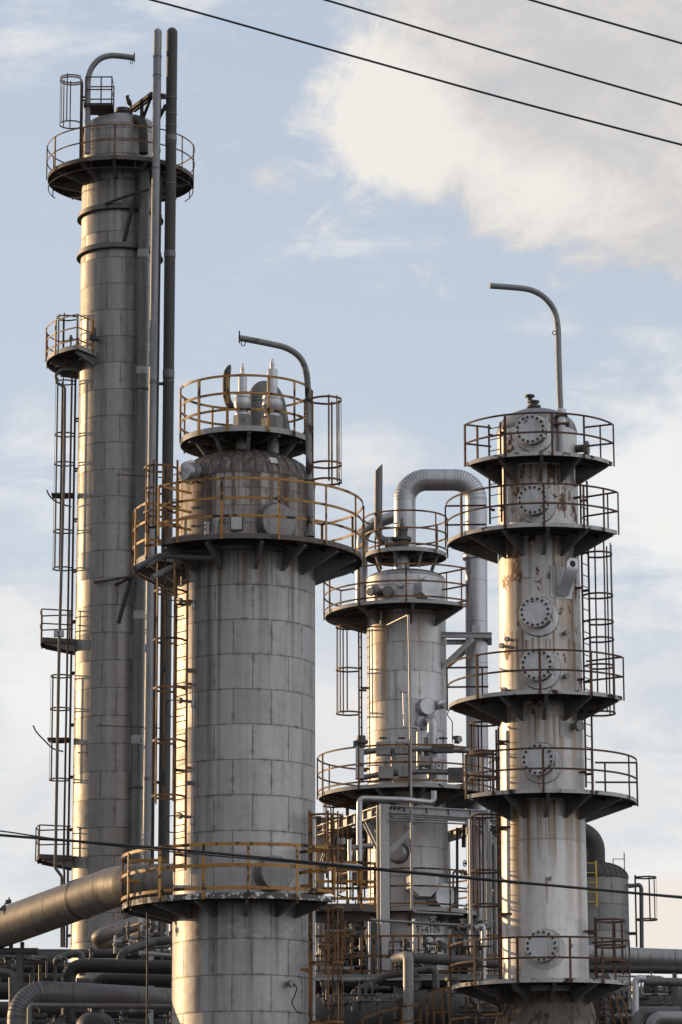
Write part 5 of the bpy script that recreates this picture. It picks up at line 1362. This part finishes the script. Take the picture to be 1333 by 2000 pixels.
for (px, py, Y, d, lab) in ((712, 1795, 92.6, (1, 0, 0), 'shiny valve at the left end of the long thin pipe'), (848, 1805, 92.5, (1, 0, 0), 'shiny flanged valve beside the tower lettering'), (905, 1810, 92.5, (1, 0, 0), 'flanged valve right of the tower lettering'), (948, 1812, 92.4, (1, 0, 0), 'flanged valve against the silver tube bundle'),
                         (792, 1845, 92.3, (0, 0, 1), 'upright valve with a flat round top on the deck'), (858, 1848, 92.3, (0, 0, 1), 'taller upright valve with a ring on the deck'), (829, 1840, 92.7, (0, 0, 1), 'valve under the tower lettering'),
                         (682, 1872, 92.1, (1, 0, 0), 'small valve at the foot of the orange railing'), (702, 1870, 92.1, (1, 0, 0), 'second small valve at the foot of the orange railing'), (762, 1868, 92.1, (1, 0, 0), 'valve left of the ribbed elbow')):
    gate_valve(W(px, py, Y), d, .068 if py < 1865 else .05, label=lab, mat='cast' if py < 1815 else 'valve_dark', group='small valves on the deck', up=(0, -.4, 1) if d[0] else (.2, -1, 0))
# horizontal vessel and landing seen between the wide tower and the frame
d0 = W(640, 1662, 101); dr = thing('horizontal_drum', 'grey horizontal drum high up between the widest tower and the steel frame', 'vessel', d0)
b = MB(); b.lathe([(.05, -.3), (.3, -.25), (.52, -.1), (.6, .1), (.6, 2.4), (.5, 2.6), (.05, 2.7)], 44, (0, 0, 0), (.8, .6, 0)); b.build('shell', MAT['alu_dull'], dr)
b = MB(); b.lathe([(.66, 0), (.66, .06)], 44, Vector((.8, .6, 0)) * .5, (.8, .6, 0)); b.build('flange', MAT['steel'], dr)
b = MB(); b.box((.9, .7, -.75), (1.6, .5, .4), rad(37)); b.build('saddle', MAT['steel_dark'], dr)
# small railed landing with an orange cage, right of the wide tower
lt = thing('access_landing', 'dark landing with yellow railing between the widest tower and the middle tower', 'platform', W(680, 1772, 88))
def TL_(px, py, Y): return W(px, py, Y) - Vector(lt.location)
b = MB(); poly = [(-1.1, .9), (.35, .9), (.72, .45), (.72, -.4), (.35, -.75), (-1.1, -.75)]
b.add([(x, y, 0) for x, y in poly] + [(x, y, -.05) for x, y in poly], [tuple(range(6)), tuple(reversed(range(6, 12)))] + [(i + 6, (i + 1) % 6 + 6, (i + 1) % 6, i) for i in range(6)])
b.build('deck', MAT['deck'], lt)
b = MB(); b.bar([(x, y, -.08) for x, y in poly], .03, .2, closed=True); b.build('edge_channel', MAT['rim_dark'], lt)
for (x, y) in poly[1:5]:
    b = MB(); b.bar([(x, y, -.1), (x, y, 1.12)], .07, .07); b.build('guard_post', MAT['rail_yellow'], lt, (x, y, 0))
for h in (1.1, .6, .15):
    b = MB(); b.bar([(x, y, h) for x, y in poly], .02, .07); b.build('guard_rail', MAT['rail_yellow'], lt, (0, 0, h))
b = MB(); b.hsec((-1.1, .1, -.3), (.6, .1, -.2), .12, .2, .02); b.build('bracket', MAT['bracket'], lt)
PL('slim_pipe', 'bluish silver horizontal pipe behind the wire, right of the widest tower', 'pipe', [(612, 1688, 84.5), (705, 1694, 85.5)], .16, 'alu', bend=0, n=18)
PL('slim_pipe', 'upright white pipe behind the yellow landing right of the widest tower', 'pipe', [(683, 1640, 92), (685, 1755, 92)], .115, 'silver', bend=0, n=16)
PL('elbow_pipe', 'short dull pipe stub pointing left above the yellow landing', 'pipe', [(730, 1652, 94), (705, 1653, 94), (686, 1656, 93)], .16, 'alu_dull', bend=.1, n=16)
# steps of orange framing behind
for i, (xa, xb, ya, yb, Y, lab) in enumerate(((628, 690, 1795, 1880, 95, 'orange pipe framework low down, just right of the widest tower'), (690, 735, 1640, 1760, 98, 'orange scaffold rails behind the grey frame column'))):
    sc_ = thing('scaffold_rail', lab, 'railing', W((xa + xb) / 2, yb, Y))
    def SL(px, py, Y=Y): return W(px, py, Y) - Vector(sc_.location)
    for k in range(5):
        px = xa + (xb - xa) * k / 4; b = MB(); b.bar([SL(px, yb), SL(px, ya + 4 * (k % 2))], .05, .05); b.build('upright', MAT['rail_orange'], sc_, SL(px, yb))
    for k in range(3):
        py = ya + 6 + (yb - ya) * k / 3.2; b = MB(); b.bar([SL(xa, py), SL(xb, py - 3)], .04, .06); b.build('guard_rail', MAT['rail_orange'], sc_, SL(xa, py))

# dark plant seen through the gaps behind the middle tower
for (py, d, x0_, x1_, Y, m, lab) in ((1806, .22, 590, 745, 100, 'alu_dark', 'shade-dark pipe behind the orange framework, highest of three'), (1832, .40, 590, 760, 101, 'pipe_soot', 'thick sooty pipe behind the orange framework'), (1872, .46, 590, 750, 102, 'pipe_black', 'thick black pipe just above the deck behind the orange framework'),
                              (1842, .42, 872, 1010, 100, 'alu_dark', 'thick shade-dark pipe behind the tube bundle left of the silver tower'), (1885, .5, 872, 1010, 101, 'pipe_black', 'black pipe behind the tube bundle, just above the deck'), (1792, .22, 868, 1000, 101, 'pipe_soot', 'sooty pipe behind the tube bundle, highest of three')):
    PL('rack_pipe', lab, 'pipe', [(x0_, py, Y), (x1_, py + 3, Y)], d, m, bend=0, n=24, group='pipes behind the middle tower', seams=1.3, seam_mat='seam')
def housing(xa, xb, ya, Y, lab):
    p = W((xa + xb) / 2, ya, Y); w_ = (xb - xa) / scale_at(p); t = thing('equipment_housing', lab, 'machine housing', (p.x, Y, 0)); h = p.z
    b = MB(); b.box((0, .8, h - 1.6), (w_, 1.6, 3.2)); b.build('casing', MAT['concrete_dark'], t, (0, 0, h - 3.2))
    for k in range(5):
        b = MB(); x = -w_ / 2 + w_ * k / 4; b.box((x, -.06, h - 1.6), (.10, .12, 3.3)); b.build('frame_post', MAT['steel_dark'], t, (x, 0, h - 3.2))
    b = MB()
    for k in range(11): b.add([(-w_/2, -.02, h - .4 - k * .26), (w_/2, -.02, h - .4 - k * .26), (w_/2, -.10, h - .52 - k * .26), (-w_/2, -.10, h - .52 - k * .26)], [(0, 1, 2, 3)])
    b.build('louvre', MAT['steel_dark'], t, (0, 0, h - 3.2), smooth=0)
    b = MB(); b.bar([(-w_/2, -.1, h + .55), (w_/2, -.1, h + .55)], .04, .05)
    b.build('roof_rail', MAT['rail_orange'], t, (0, 0, h + .5))
    for k in range(4):
        b = MB(); x = -w_ / 2 + w_ * k / 3; b.bar([(x, -.1, h), (x, -.1, h + .55)], .04, .04); b.build('rail_post', MAT['rail_orange'], t, (x, 0, h))
    return t
housing(600, 742, 1790, 105, 'dark louvred housing behind the orange framework, right of the widest tower')
housing(884, 1000, 1776, 104, 'dark louvred housing behind the tube bundle, left of the silver tower')
PL('insulated_pipe', 'thick dull upright pipe behind the tube bundle left of the silver tower', 'pipe', [(968, 1915, 98.5), (962, 1590, 98.5)], .52, 'alu_dark', bend=0, n=28, seams=1.1, seam_mat='seam')
for i, (px, y0_, Y, d, m, lab) in enumerate(((917, 1600, 94, .07, 'alu', 'bright tube between the overhead pipe and the rusty ladder cage'), (955, 1575, 93, .11, 'alu_dull', 'dull tube close to the rusty ladder cage'), (980, 1585, 94.5, .12, 'alu_dark', 'dark tube right behind the ladder of the silver tower'))):
    PL('riser_tube', lab, 'pipe', [(px, 1915, Y), (px - 2, y0_, Y)], d, m, bend=0, n=12, group='tube bundle left of the silver tower')
PL('insulated_pipe', 'added dark upright pipe hiding the lit tower edge behind the steel frame column', 'pipe', [(729, 1915, 95.6), (728, 1780, 95.6), (740, 1772, 96.2)], .26, 'alu_dark', bend=.2, n=22, seams=.9, seam_mat='seam')  # added to keep the over-bright lower edge of the tower dark
PL('slim_pipe', 'thin white upright pipe left of the steel frame column', 'pipe', [(722, 1903, 93), (722, 1800, 93)], .07, 'silver', bend=0, n=12)
# handrails low down in front of the drum
def rail_thing(name, lab, top, drop, Y, mat='rail_orange'):
    t = thing(name, lab, 'railing', W(top[0][0], top[0][1] + drop, Y))
    q = lambda x, y: W(x, y, Y) - Vector(t.location)
    for k in (0, .5):
        b = MB(); b.bar([q(x, y + drop * k) for x, y in top], .035, .05); b.build('guard_rail', MAT[mat], t, q(top[0][0], top[0][1] + drop * k))
    for x, y in top:
        b = MB(); b.bar([q(x, y), q(x, y + drop)], .045, .045); b.build('guard_post', MAT[mat], t, q(x, y + drop))
rail_thing('stair_rail', 'sloping dark railing low in front of the drum, bottom middle', [(708, 1990), (744, 1977), (786, 1966), (822, 1962)], 60, 85.5, 'rail_orange')
rail_thing('hatch_rail', 'small rusty yellow railing left of the lowest round platform of the silver tower', [(834, 1937), (848, 1933), (864, 1931), (880, 1930)], 90, 86.2, 'rail_orange')
rail_thing('deck_rail', 'rusty railing against the foot of the silver tower at the bottom edge', [(880, 1992), (930, 1984), (985, 1979)], 60, 83.4, 'rail_orange')
# =================================================================== lower right
TV = Tower('process_tower', 'short grey round-topped vessel behind the silver tower at the right', 'vessel', 1165, 1750, 104.0, Rpx=63)
zkV = TV.zf(1708)
matV = cladding('dull_vessel_cladding', TV.R, TV.zf(1764), 0.83, 0.85, (0.20, 0.196, 0.19), (0.26, 0.255, 0.25), msize=.012, rough=.5, metal=.3, grime=.4)
shell(TV, 0, zkV, matV); hv = head(TV, zkV, .50, TV.R, MAT['pipe_soot'])
b = MB()
for i in range(30):
    a = i * 12; b.bar([pol((TV.R + .006) * math.cos(math.pi / 2 * k / 9) + .004, a, zkV + .50 * math.sin(math.pi / 2 * k / 9) + .006) for k in range(8)], .016, .016)
b.build('head_seam', MAT['pipe_black'], hv)
b = MB(); b.bar([(.55, 0, zkV + .35), (.55, 0, zkV + .60), (.9, 0, zkV + .60), (.9, 0, zkV + .2)], .03, .03); b.bar([(.9, 0, zkV + .5), (.9, 0, zkV + .80)], .03, .03); b.build('head_rail', MAT['rail_dark'], TV.root)
ladder(TV, 80, TV.z(1850, 0), TV.z(1712, 0), .22, .36, 'rail_dark', cages=[(TV.z(1800, 0), TV.z(1714, 0), [TV.z(q, 0) for q in (1716, 1798)])], face=5, cage_r=.3, clip_step=1.5)
ladder(TV, -12, TV.z(1772, 1.0), TV.z(1682, 1.0), .2, .36, 'yellow', face=20, clip_step=0, sw=.07, cages=())
pipe('vapour_elbow', 'ribbed dark elbow coming down onto the round-topped vessel at the right', 'pipe', [(1100, 1622, 104.0), (1163, 1624, 104.0), (1164, 1700, 104.0)], .60, 'pipe_soot', bend=.62, ribs=True, n=36, nb=12, seam_mat='seam')
PL('slim_pipe', 'slim grey upright pipe with a short stub at the right of the round-topped vessel', 'pipe', [(1228, 1731, 103.5), (1250, 1728, 103.5), (1253, 1735, 103.5), (1254, 1860, 103.5)], .13, 'alu_dark', bend=.1, n=16)
PL('insulated_pipe', 'wide pale silver pipe running to the right edge behind the silver tower', 'pipe', [(1140, 1864, 95), (1180, 1868, 95), (1400, 1876, 95)], .56, 'alu_dull', bend=0, seams=1.05, n=36, seam_mat='seam')
PL('rack_pipe', 'dark pipe directly under the wide pale pipe at the right edge', 'pipe', [(1130, 1892, 94.5), (1400, 1896, 94.5)], .22, 'pipe_black', bend=0, n=24)
PL('rack_pipe', 'mottled grey pipe below the dark one at the right edge', 'pipe', [(1258, 1917, 92), (1400, 1920, 92)], .235, 'pipe_grey', bend=0, n=24)
PL('elbow_pipe', 'bright elbow pipe turning down at the lower right beside the round platform', 'pipe', [(1262, 1912, 91), (1246, 1911, 91), (1241, 1920, 91), (1241, 2040, 91)], .205, 'alu', bend=.16, ribs=True, n=22)
PL('elbow_pipe', 'big lagged elbow in the bottom right corner', 'pipe', [(1400, 1990, 89), (1290, 1988, 89), (1274, 1996, 89), (1272, 2060, 89)], .36, 'alu_dull', bend=.3, ribs=True, n=28)
PL('elbow_pipe', 'dark lagged elbow behind the bottom right corner pipe', 'pipe', [(1330, 1978, 90.5), (1262, 1978, 90.5), (1245, 1990, 90.5), (1235, 2050, 90.5)], .34, 'alu_dark', bend=.35, ribs=True, n=28)
d0 = W(1160, 1962, 97); dr = thing('horizontal_drum', 'dark horizontal drum at the lower right below the pale pipe', 'vessel', d0)
b = MB(); b.lathe([(.1, -.3), (.4, -.2), (.52, 0), (.52, 2.0), (.56, 2.02), (.56, 2.3), (.52, 2.32), (.52, 5.0)], 44, (0, 0, 0), (1, .02, 0)); b.build('shell', MAT['alu_dark'], dr)
b = MB(); b.lathe([(.14, .4), (.14, .72), (.2, .73), (.2, .8)], 24, (2.9, 0, 0)); b.build('top_nozzle', MAT['steel_dark'], dr, (2.9, 0, 0))
b = MB(); b.lathe([(.6, 0), (.6, .05)], 44, (2.7, .05, 0), (1, .02, 0)); b.build('flange', MAT['steel_dark'], dr, (2.7, .05, 0))
for px, lab in ((1318, 'grey post between the lower right pipes, near the picture edge'), (1185, 'grey post behind the lowest round platform at the right')):
    rack_post(px, 1900, 93, .12, lab, mat='steel_dark')
for px, py, lab in ((1280, 1930, 'small dark valve standing below the mottled pipe at right'), (1310, 1935, 'second small dark valve near the right picture edge'), (1262, 1933, 'small dark fitting beside the bright elbow at right')):
    gate_valve(W(px, py, 93.5), (0, .1, 1), .06, label=lab, up=(.1, -1, 0))
for i, (py, d, Y, m, lab) in enumerate(((1945, .45, 101, 'pipe_black', 'black pipe far back at the lower right'), (1985, .5, 100, 'pipe_soot', 'sooty pipe low at the right behind the drum'))):
    PL('rack_pipe', lab, 'pipe', [(1100, py, Y), (1420, py + 4, Y)], d, m, bend=0, n=24, group='pipes at the lower right')
cv = W(1172, 1993, 97); b = MB()
# stair at the lower right foot of the silver tower
stt = thing('steep_stair', 'rusty steep stair dropping from the lowest platform of the silver tower', 'stair', (W(1175, 1935, 86.5).x, 86.5, 0))
def SL(px, py, Y=86.5): return W(px, py, Y) - Vector(stt.location)
for k, (xa, xb) in enumerate(((1160, 1182), (1186, 1212))):
    b = MB(); b.bar([SL(xa, 1935), SL(xb, 2050)], .05, .09); b.build('stringer', MAT['rail_rust'], stt, SL(xa, 1935))
b = MB()
for i in range(7):
    py = 1945 + i * 13; f = (py - 1935) / 115; b.bar([SL(1160 + 22 * f, py), SL(1186 + 26 * f, py)], .16, .03)
b.build('tread', MAT['rail_rust'], stt, SL(1170, 1945))
for xa, xb in ((1200, 1228), (1214, 1240)):
    b = MB(); b.bar([SL(xa, 1935), SL(xb, 2050)], .04, .05); b.build('stair_rail', MAT['rail_orange'], stt, SL(xa, 1935))

# small-bore pipework filling the lower plant
def cluster(label, x0, x1, y0, y1, Y, n, seed, dr=(.05, .13), mats=('alu_dull', 'alu_dark', 'steel', 'valve_dark'), posts=3, group='small bore pipework low in the plant'):
    rg = random.Random(seed)
    t = thing('small_bore_pipework', label, 'pipework', W((x0 + x1) / 2, y1, Y), group)
    q = lambda x, y, dy=0: W(x, y, Y + dy) - Vector(t.location)
    for i in range(n):
        x, y = rg.uniform(x0, x1), rg.uniform(y0, y1); dy = rg.uniform(-.7, .7)
        pts = [q(x, y, dy)]; hor = rg.random() < .5
        for k in range(rg.choice((1, 2, 2, 3))):
            if hor: x = min(x1, max(x0, x + rg.choice((-1, 1)) * rg.uniform(25, 80)))
            else: y = min(y1, max(y0, y + rg.choice((-1, 1)) * rg.uniform(18, 55)))
            hor = not hor
            p = q(x, y, dy)
            if (p - pts[-1]).length > .12: pts.append(p)
        if len(pts) < 2: continue
        d = rg.uniform(*dr); m = rg.choice(mats)
        o = pipe('small_pipe', None, None, pts, d, m, bend=d * .9, px=False, parent=t, n=12, nb=4)
        mid = (pts[0] + pts[1]) / 2; ax = (pts[1] - pts[0]).normalized()
        if rg.random() < .6:
            b = MB(); r = d * .95
            b.lathe([(r, -r * 1.5), (r, -r * 1.2), (r * .7, -r), (r * .85, 0), (r * .7, r), (r, r * 1.2), (r, r * 1.5)], 12, (0, 0, 0), ax)
            up = Vector((0, -.3, 1)) if abs(ax.z) < .5 else Vector((rg.choice((-1, 1)), -.5, 0)); up.normalize()
            b.tube([(0, 0, 0), up * r * 2.2], r * .35, 8)
            v = b.build('valve_body', MAT['valve_dark' if rg.random() < .7 else 'cast'], t); v.location = mid
            handwheel(v, up * r * 2.2, r * .95, up, 'valve_dark', r * .3)
        else:
            b = MB(); b.lathe([(d * .85, -.03), (d * .85, -.004), (d * .8, 0), (d * .85, .004), (d * .85, .03)], 14, (0, 0, 0), ax)
            v = b.build('flange', MAT['cast'], t); v.location = mid
    for k in range(posts):
        x = x0 + (x1 - x0) * (k + .5) / posts; b = MB(); b.bar([q(x, y1 + 15), q(x, y0 + rg.uniform(0, 25))], .08, .08); b.build('support_post', MAT['steel_dark'], t, q(x, y1 + 15))
    return t
cluster('small valves and thin pipes between the warm-lit pipe and the widest tower', 225, 335, 1800, 1865, 90, 12, 3, dr=(.05, .10))
cluster('dark thin pipes and valves along the left edge below the slanting duct', 0, 130, 1868, 1930, 84.5, 12, 5, dr=(.05, .11), mats=('alu_dark', 'valve_dark', 'steel_dark'))
cluster('thin dark pipes around the vessel heads at the bottom left edge', 60, 335, 1975, 2010, 83, 16, 8, dr=(.04, .10), mats=('alu_dark', 'valve_dark', 'steel_dark'))
cluster('crowded thin pipes behind the orange framework right of the widest tower', 622, 735, 1800, 1900, 96, 22, 11, dr=(.05, .14))
cluster('thin pipes and valves on the deck under the tower lettering', 760, 905, 1828, 1900, 93.2, 20, 14, dr=(.04, .09))
cluster('thin pipes and valves on the deck between the lettering and the silver tower', 880, 985, 1800, 1900, 94, 18, 17, dr=(.05, .12))
cluster('dark thin pipes crossing in front of the drum at the bottom middle', 630, 800, 1915, 1975, 87.2, 12, 21, dr=(.05, .11), mats=('alu_dark', 'valve_dark', 'steel_dark'))
cluster('dark thin pipes and valves on top of the drum beside the silver tower foot', 845, 975, 1925, 1990, 87.0, 12, 24, dr=(.04, .10), mats=('alu_dark', 'valve_dark', 'steel_dark', 'rail_rust'))
cluster('thin pipes and valves under the wide pale pipe at the lower right', 1165, 1325, 1905, 1985, 93.8, 20, 27, dr=(.05, .12), mats=('alu_dark', 'valve_dark', 'steel_dark', 'alu_dull'))
cluster('thin pipes high up behind the steel frame, right of the widest tower', 620, 735, 1600, 1700, 99.5, 14, 31, dr=(.06, .14))
cluster('thin pipes right of the two octagonal covers, behind the tube bundle', 875, 985, 1610, 1780, 98, 16, 35, dr=(.06, .15))
# =================================================================== overhead wires
def wire(pts, r, lab):
    P = catmull([W(*q) for q in pts], 8)
    b = MB(); b.tube(P, r, 8)
    tag(b.build('overhead_wire', MAT['rubber'], None, P[0], smooth=80), lab, 'wire', 'power lines crossing in front')
wire([(180, -22, 34), (297, 0, 34), (700, 112.5, 34), (1000, 196, 34), (1333, 283, 34), (1450, 312, 34)], .0125, 'lowest of the three black wires crossing the upper sky')
wire([(500, -36, 33), (637, 0, 33), (985, 105, 33), (1333, 205, 33), (1450, 237, 33)], .0120, 'middle of the three black wires crossing the upper sky')
wire([(900, -42, 32), (1037, 0, 32), (1333, 85, 32), (1450, 118, 32)], .0120, 'highest of the three black wires, cutting the top right corner')
wire([(-120, 1619, 30), (0, 1631, 30), (320, 1657, 30), (666, 1690, 30), (1000, 1722, 30), (1333, 1753, 30), (1450, 1764, 30)], .0125, 'thicker black wire crossing the lower part in front of all towers')
wire([(-120, 1612, 31), (0, 1623, 31), (120, 1640, 31), (320, 1662, 31), (666, 1693, 31), (1000, 1724, 31), (1333, 1751, 31), (1450, 1761, 31)], .007, 'thinner black wire crossing the thicker one low in front of the towers')

# =================================================================== ground
b = MB(); S = 2500
b.add([(-S, -S, 0), (S, -S, 0), (S, S, 0), (-S, S, 0)], [(0, 1, 2, 3)])
g = b.build('ground', MAT['ground'], None, (0, 0, 0), smooth=0); g['kind'] = 'structure'
EXPOSURE = 0.7
# =================================================================== sky, sun, camera
SUN_AZ = rad(-58.0)      # from +Y (view direction), negative = to the left, behind the towers
SUN_EL = rad(9.0)
w = bpy.data.worlds.new('World'); SC.world = w; w.use_nodes = True
nt = w.node_tree; nt.nodes.clear(); N = NT(nt)
out = N.n('ShaderNodeOutputWorld'); bg = N.n('ShaderNodeBackground')
nt.links.new(bg.outputs[0], out.inputs[0])
sky = N.n('ShaderNodeTexSky', None, sky_type='NISHITA', sun_disc=False, sun_elevation=SUN_EL, sun_rotation=SUN_AZ, altitude=10.0, air_density=1.0, dust_density=1.0, ozone_density=1.5)
tc = N.n('ShaderNodeTexCoord').outputs['Generated']
d = N.n('ShaderNodeSeparateXYZ', {0: tc}).outputs
yy = N.m('MAXIMUM', d[1], 0.12)
u = N.m('DIVIDE', d[0], yy); v = N.m('DIVIDE', d[2], yy)
front = N.ramp(d[1], 0.12, 0.5)
uv = N.n('ShaderNodeCombineXYZ', {0: u, 1: v, 2: 0.0}).outputs[0]
def UV(px, py):
    r = ray(px, py); return r.x / r.y, r.z / r.y
def blob(px, py, rx, ry, rot=0.0, src=None):
    a, b_ = UV(px, py)
    mp = N.n('ShaderNodeMapping', {0: src or uv, 1: (a, b_, 0), 2: (0, 0, rad(rot)), 3: (rx / F, ry / F, 1)}, vector_type='TEXTURE')
    return N.n('ShaderNodeTexGradient', {0: mp.outputs[0]}, gradient_type='SPHERICAL').outputs[1]
def addall(xs):
    r = xs[0]
    for x in xs[1:]: r = N.m('ADD', r, x)
    return r
def W_(x, k): return N.m('MULTIPLY', x, k)
n_big = N.noise(N.scalevec(uv, (14, 18, 1), (3.1, 1.7, 0)), 1.0, 8, 0.58, 0.6)
n_mid = N.noise(N.scalevec(uv, (34, 44, 1), (7.3, 2.2, 0)), 1.0, 9, 0.68, 0.5)
n_cir = N.noise(N.scalevec(uv, (14, 60, 1), (1.3, 9.2, 0)), 1.0, 7, 0.6, 0.8)
wob = N.m('ADD', N.m('MULTIPLY', N.m('SUBTRACT', n_big, 0.5), 1.7), N.m('MULTIPLY', N.m('SUBTRACT', n_mid, 0.5), 2.2))
# heaped cloud, upper right
A = addall([W_(blob(1150, 170, 640, 420, -18), 1.5), W_(blob(760, 200, 230, 260), 0.9), W_(blob(1300, 420, 420, 260, -25), 1.0), W_(blob(520, 345, 110, 60), .55), W_(blob(1010, -40, 500, 220), .6), W_(blob(900, 330, 300, 160, -25), .7)])
mA = N.ramp(N.m('ADD', A, wob), 0.18, 0.92)
# bank of cloud near the skyline
B = addall([W_(blob(60, 20, 420, 260), .5), W_(blob(420, 20, 260, 120), .4), W_(blob(700, 1560, 2600, 720), 1.25), W_(blob(1330, 900, 330, 300, -30), 1.6), W_(blob(120, 880, 360, 170), .7), W_(blob(700, 860, 200, 110), .7), W_(blob(60, 1330, 300, 260), .5), W_(blob(1310, 1790, 160, 150), .9)])
mB = N.ramp(N.m('ADD', B, N.m('ADD', N.m('MULTIPLY', N.m('SUBTRACT', n_cir, .5), 2.2), W_(wob, .5))), 0.10, 1.10)
# cloud elsewhere in the dome (what lights the scene from behind)
n_d = N.noise(N.scalevec(tc, (3, 3, 6)), 1.0, 7, 0.6, 0.5)
mD = N.ramp(n_d, 0.32, 0.6, 0.0, 0.95)
CL = 1.0
light = N.ramp(addall([W_(blob(700, 220, 260, 320), 1.0), W_(blob(960, 330, 420, 130, -25), .55), W_(blob(1290, 960, 300, 340), .9), W_(blob(60, 930, 260, 140), .6), W_(blob(60, 1350, 260, 200), .5), W_(blob(1310, 1790, 170, 170), .8), W_(n_mid, 1.3), W_(n_big, .9)]), 0.85, 1.75)
SKYS = 0.10
EXPK = 1.0
def rgb(r, g, b_): # display-linear colour -> sky units
    k = 1.0 / (SKYS * 2 ** EXPOSURE); return (r * k, g * k, b_ * k)
skyc = sky.outputs[0]
anti = N.ramp(N.n('ShaderNodeVectorMath', {0: tc, 1: (math.sin(rad(100)), math.cos(rad(100)), 0.1)}, operation='DOT_PRODUCT').outputs['Value'], -0.15, 0.95)
hz = N.ramp(d[2], 0.02, 0.42, 1.0, 0.0)
veil = rgb(0.59, 0.66, 0.78)
base = N.mix(0.70, skyc, veil)
base = N.mix(W_(hz, 0.40), base, rgb(0.80, 0.80, 0.805))
cA = N.mix(light, rgb(0.625, 0.605, 0.595), rgb(0.91, 0.865, 0.80))
cB = N.mix(light, rgb(0.775, 0.78, 0.79), rgb(0.93, 0.925, 0.905))
gl = N.ramp(N.m('ADD', W_(blob(1318, 1800, 130, 150), 1.2), N.m('MULTIPLY', N.m('SUBTRACT', n_mid, .5), 1.2)), 0.25, .6)
cB = N.mix(gl, cB, rgb(0.93, 0.84, 0.74))
c = N.mix(W_(mB, .85), base, cB)
c = N.mix(W_(mA, .92), c, cA)
back = N.mix(mD, N.mix(0.6, skyc, rgb(0.50, 0.55, 0.64)), N.mix(anti, rgb(0.55, 0.56, 0.59), rgb(1.85, 1.84, 1.90)))
c = N.mix(front, back, c)
nt.links.new(c, bg.inputs[0]); bg.inputs[1].default_value = SKYS

sl = bpy.data.lights.new('sun', 'SUN'); sl.energy = 2.4; sl.angle = rad(0.5); sl.color = (1.0, 0.66, 0.34)
so = bpy.data.objects.new('sun', sl); COL.objects.link(so)
sd_ = Vector((math.sin(SUN_AZ) * math.cos(SUN_EL), math.cos(SUN_AZ) * math.cos(SUN_EL), math.sin(SUN_EL)))
so.rotation_euler = sd_.to_track_quat('Z', 'Y').to_euler(); so.location = sd_ * 200

cam = bpy.data.cameras.new('camera'); co = bpy.data.objects.new('camera', cam); COL.objects.link(co)
cam.sensor_fit = 'VERTICAL'; cam.sensor_height = 36.0; cam.sensor_width = 24.0
cam.lens = 36.0 * F / 2000.0
cam.clip_start = 0.5; cam.clip_end = 10000
m = Matrix(((RIGHT.x, UP.x, -FWD.x, CAM.x), (RIGHT.y, UP.y, -FWD.y, CAM.y), (RIGHT.z, UP.z, -FWD.z, CAM.z), (0, 0, 0, 1)))
co.matrix_world = m
SC.camera = co
SC.view_settings.view_transform = 'Standard'; SC.view_settings.look = 'None'
SC.view_settings.exposure = EXPOSURE; SC.view_settings.gamma = 1.0
SC.render.engine = 'CYCLES'
SC.cycles.max_bounces = 6
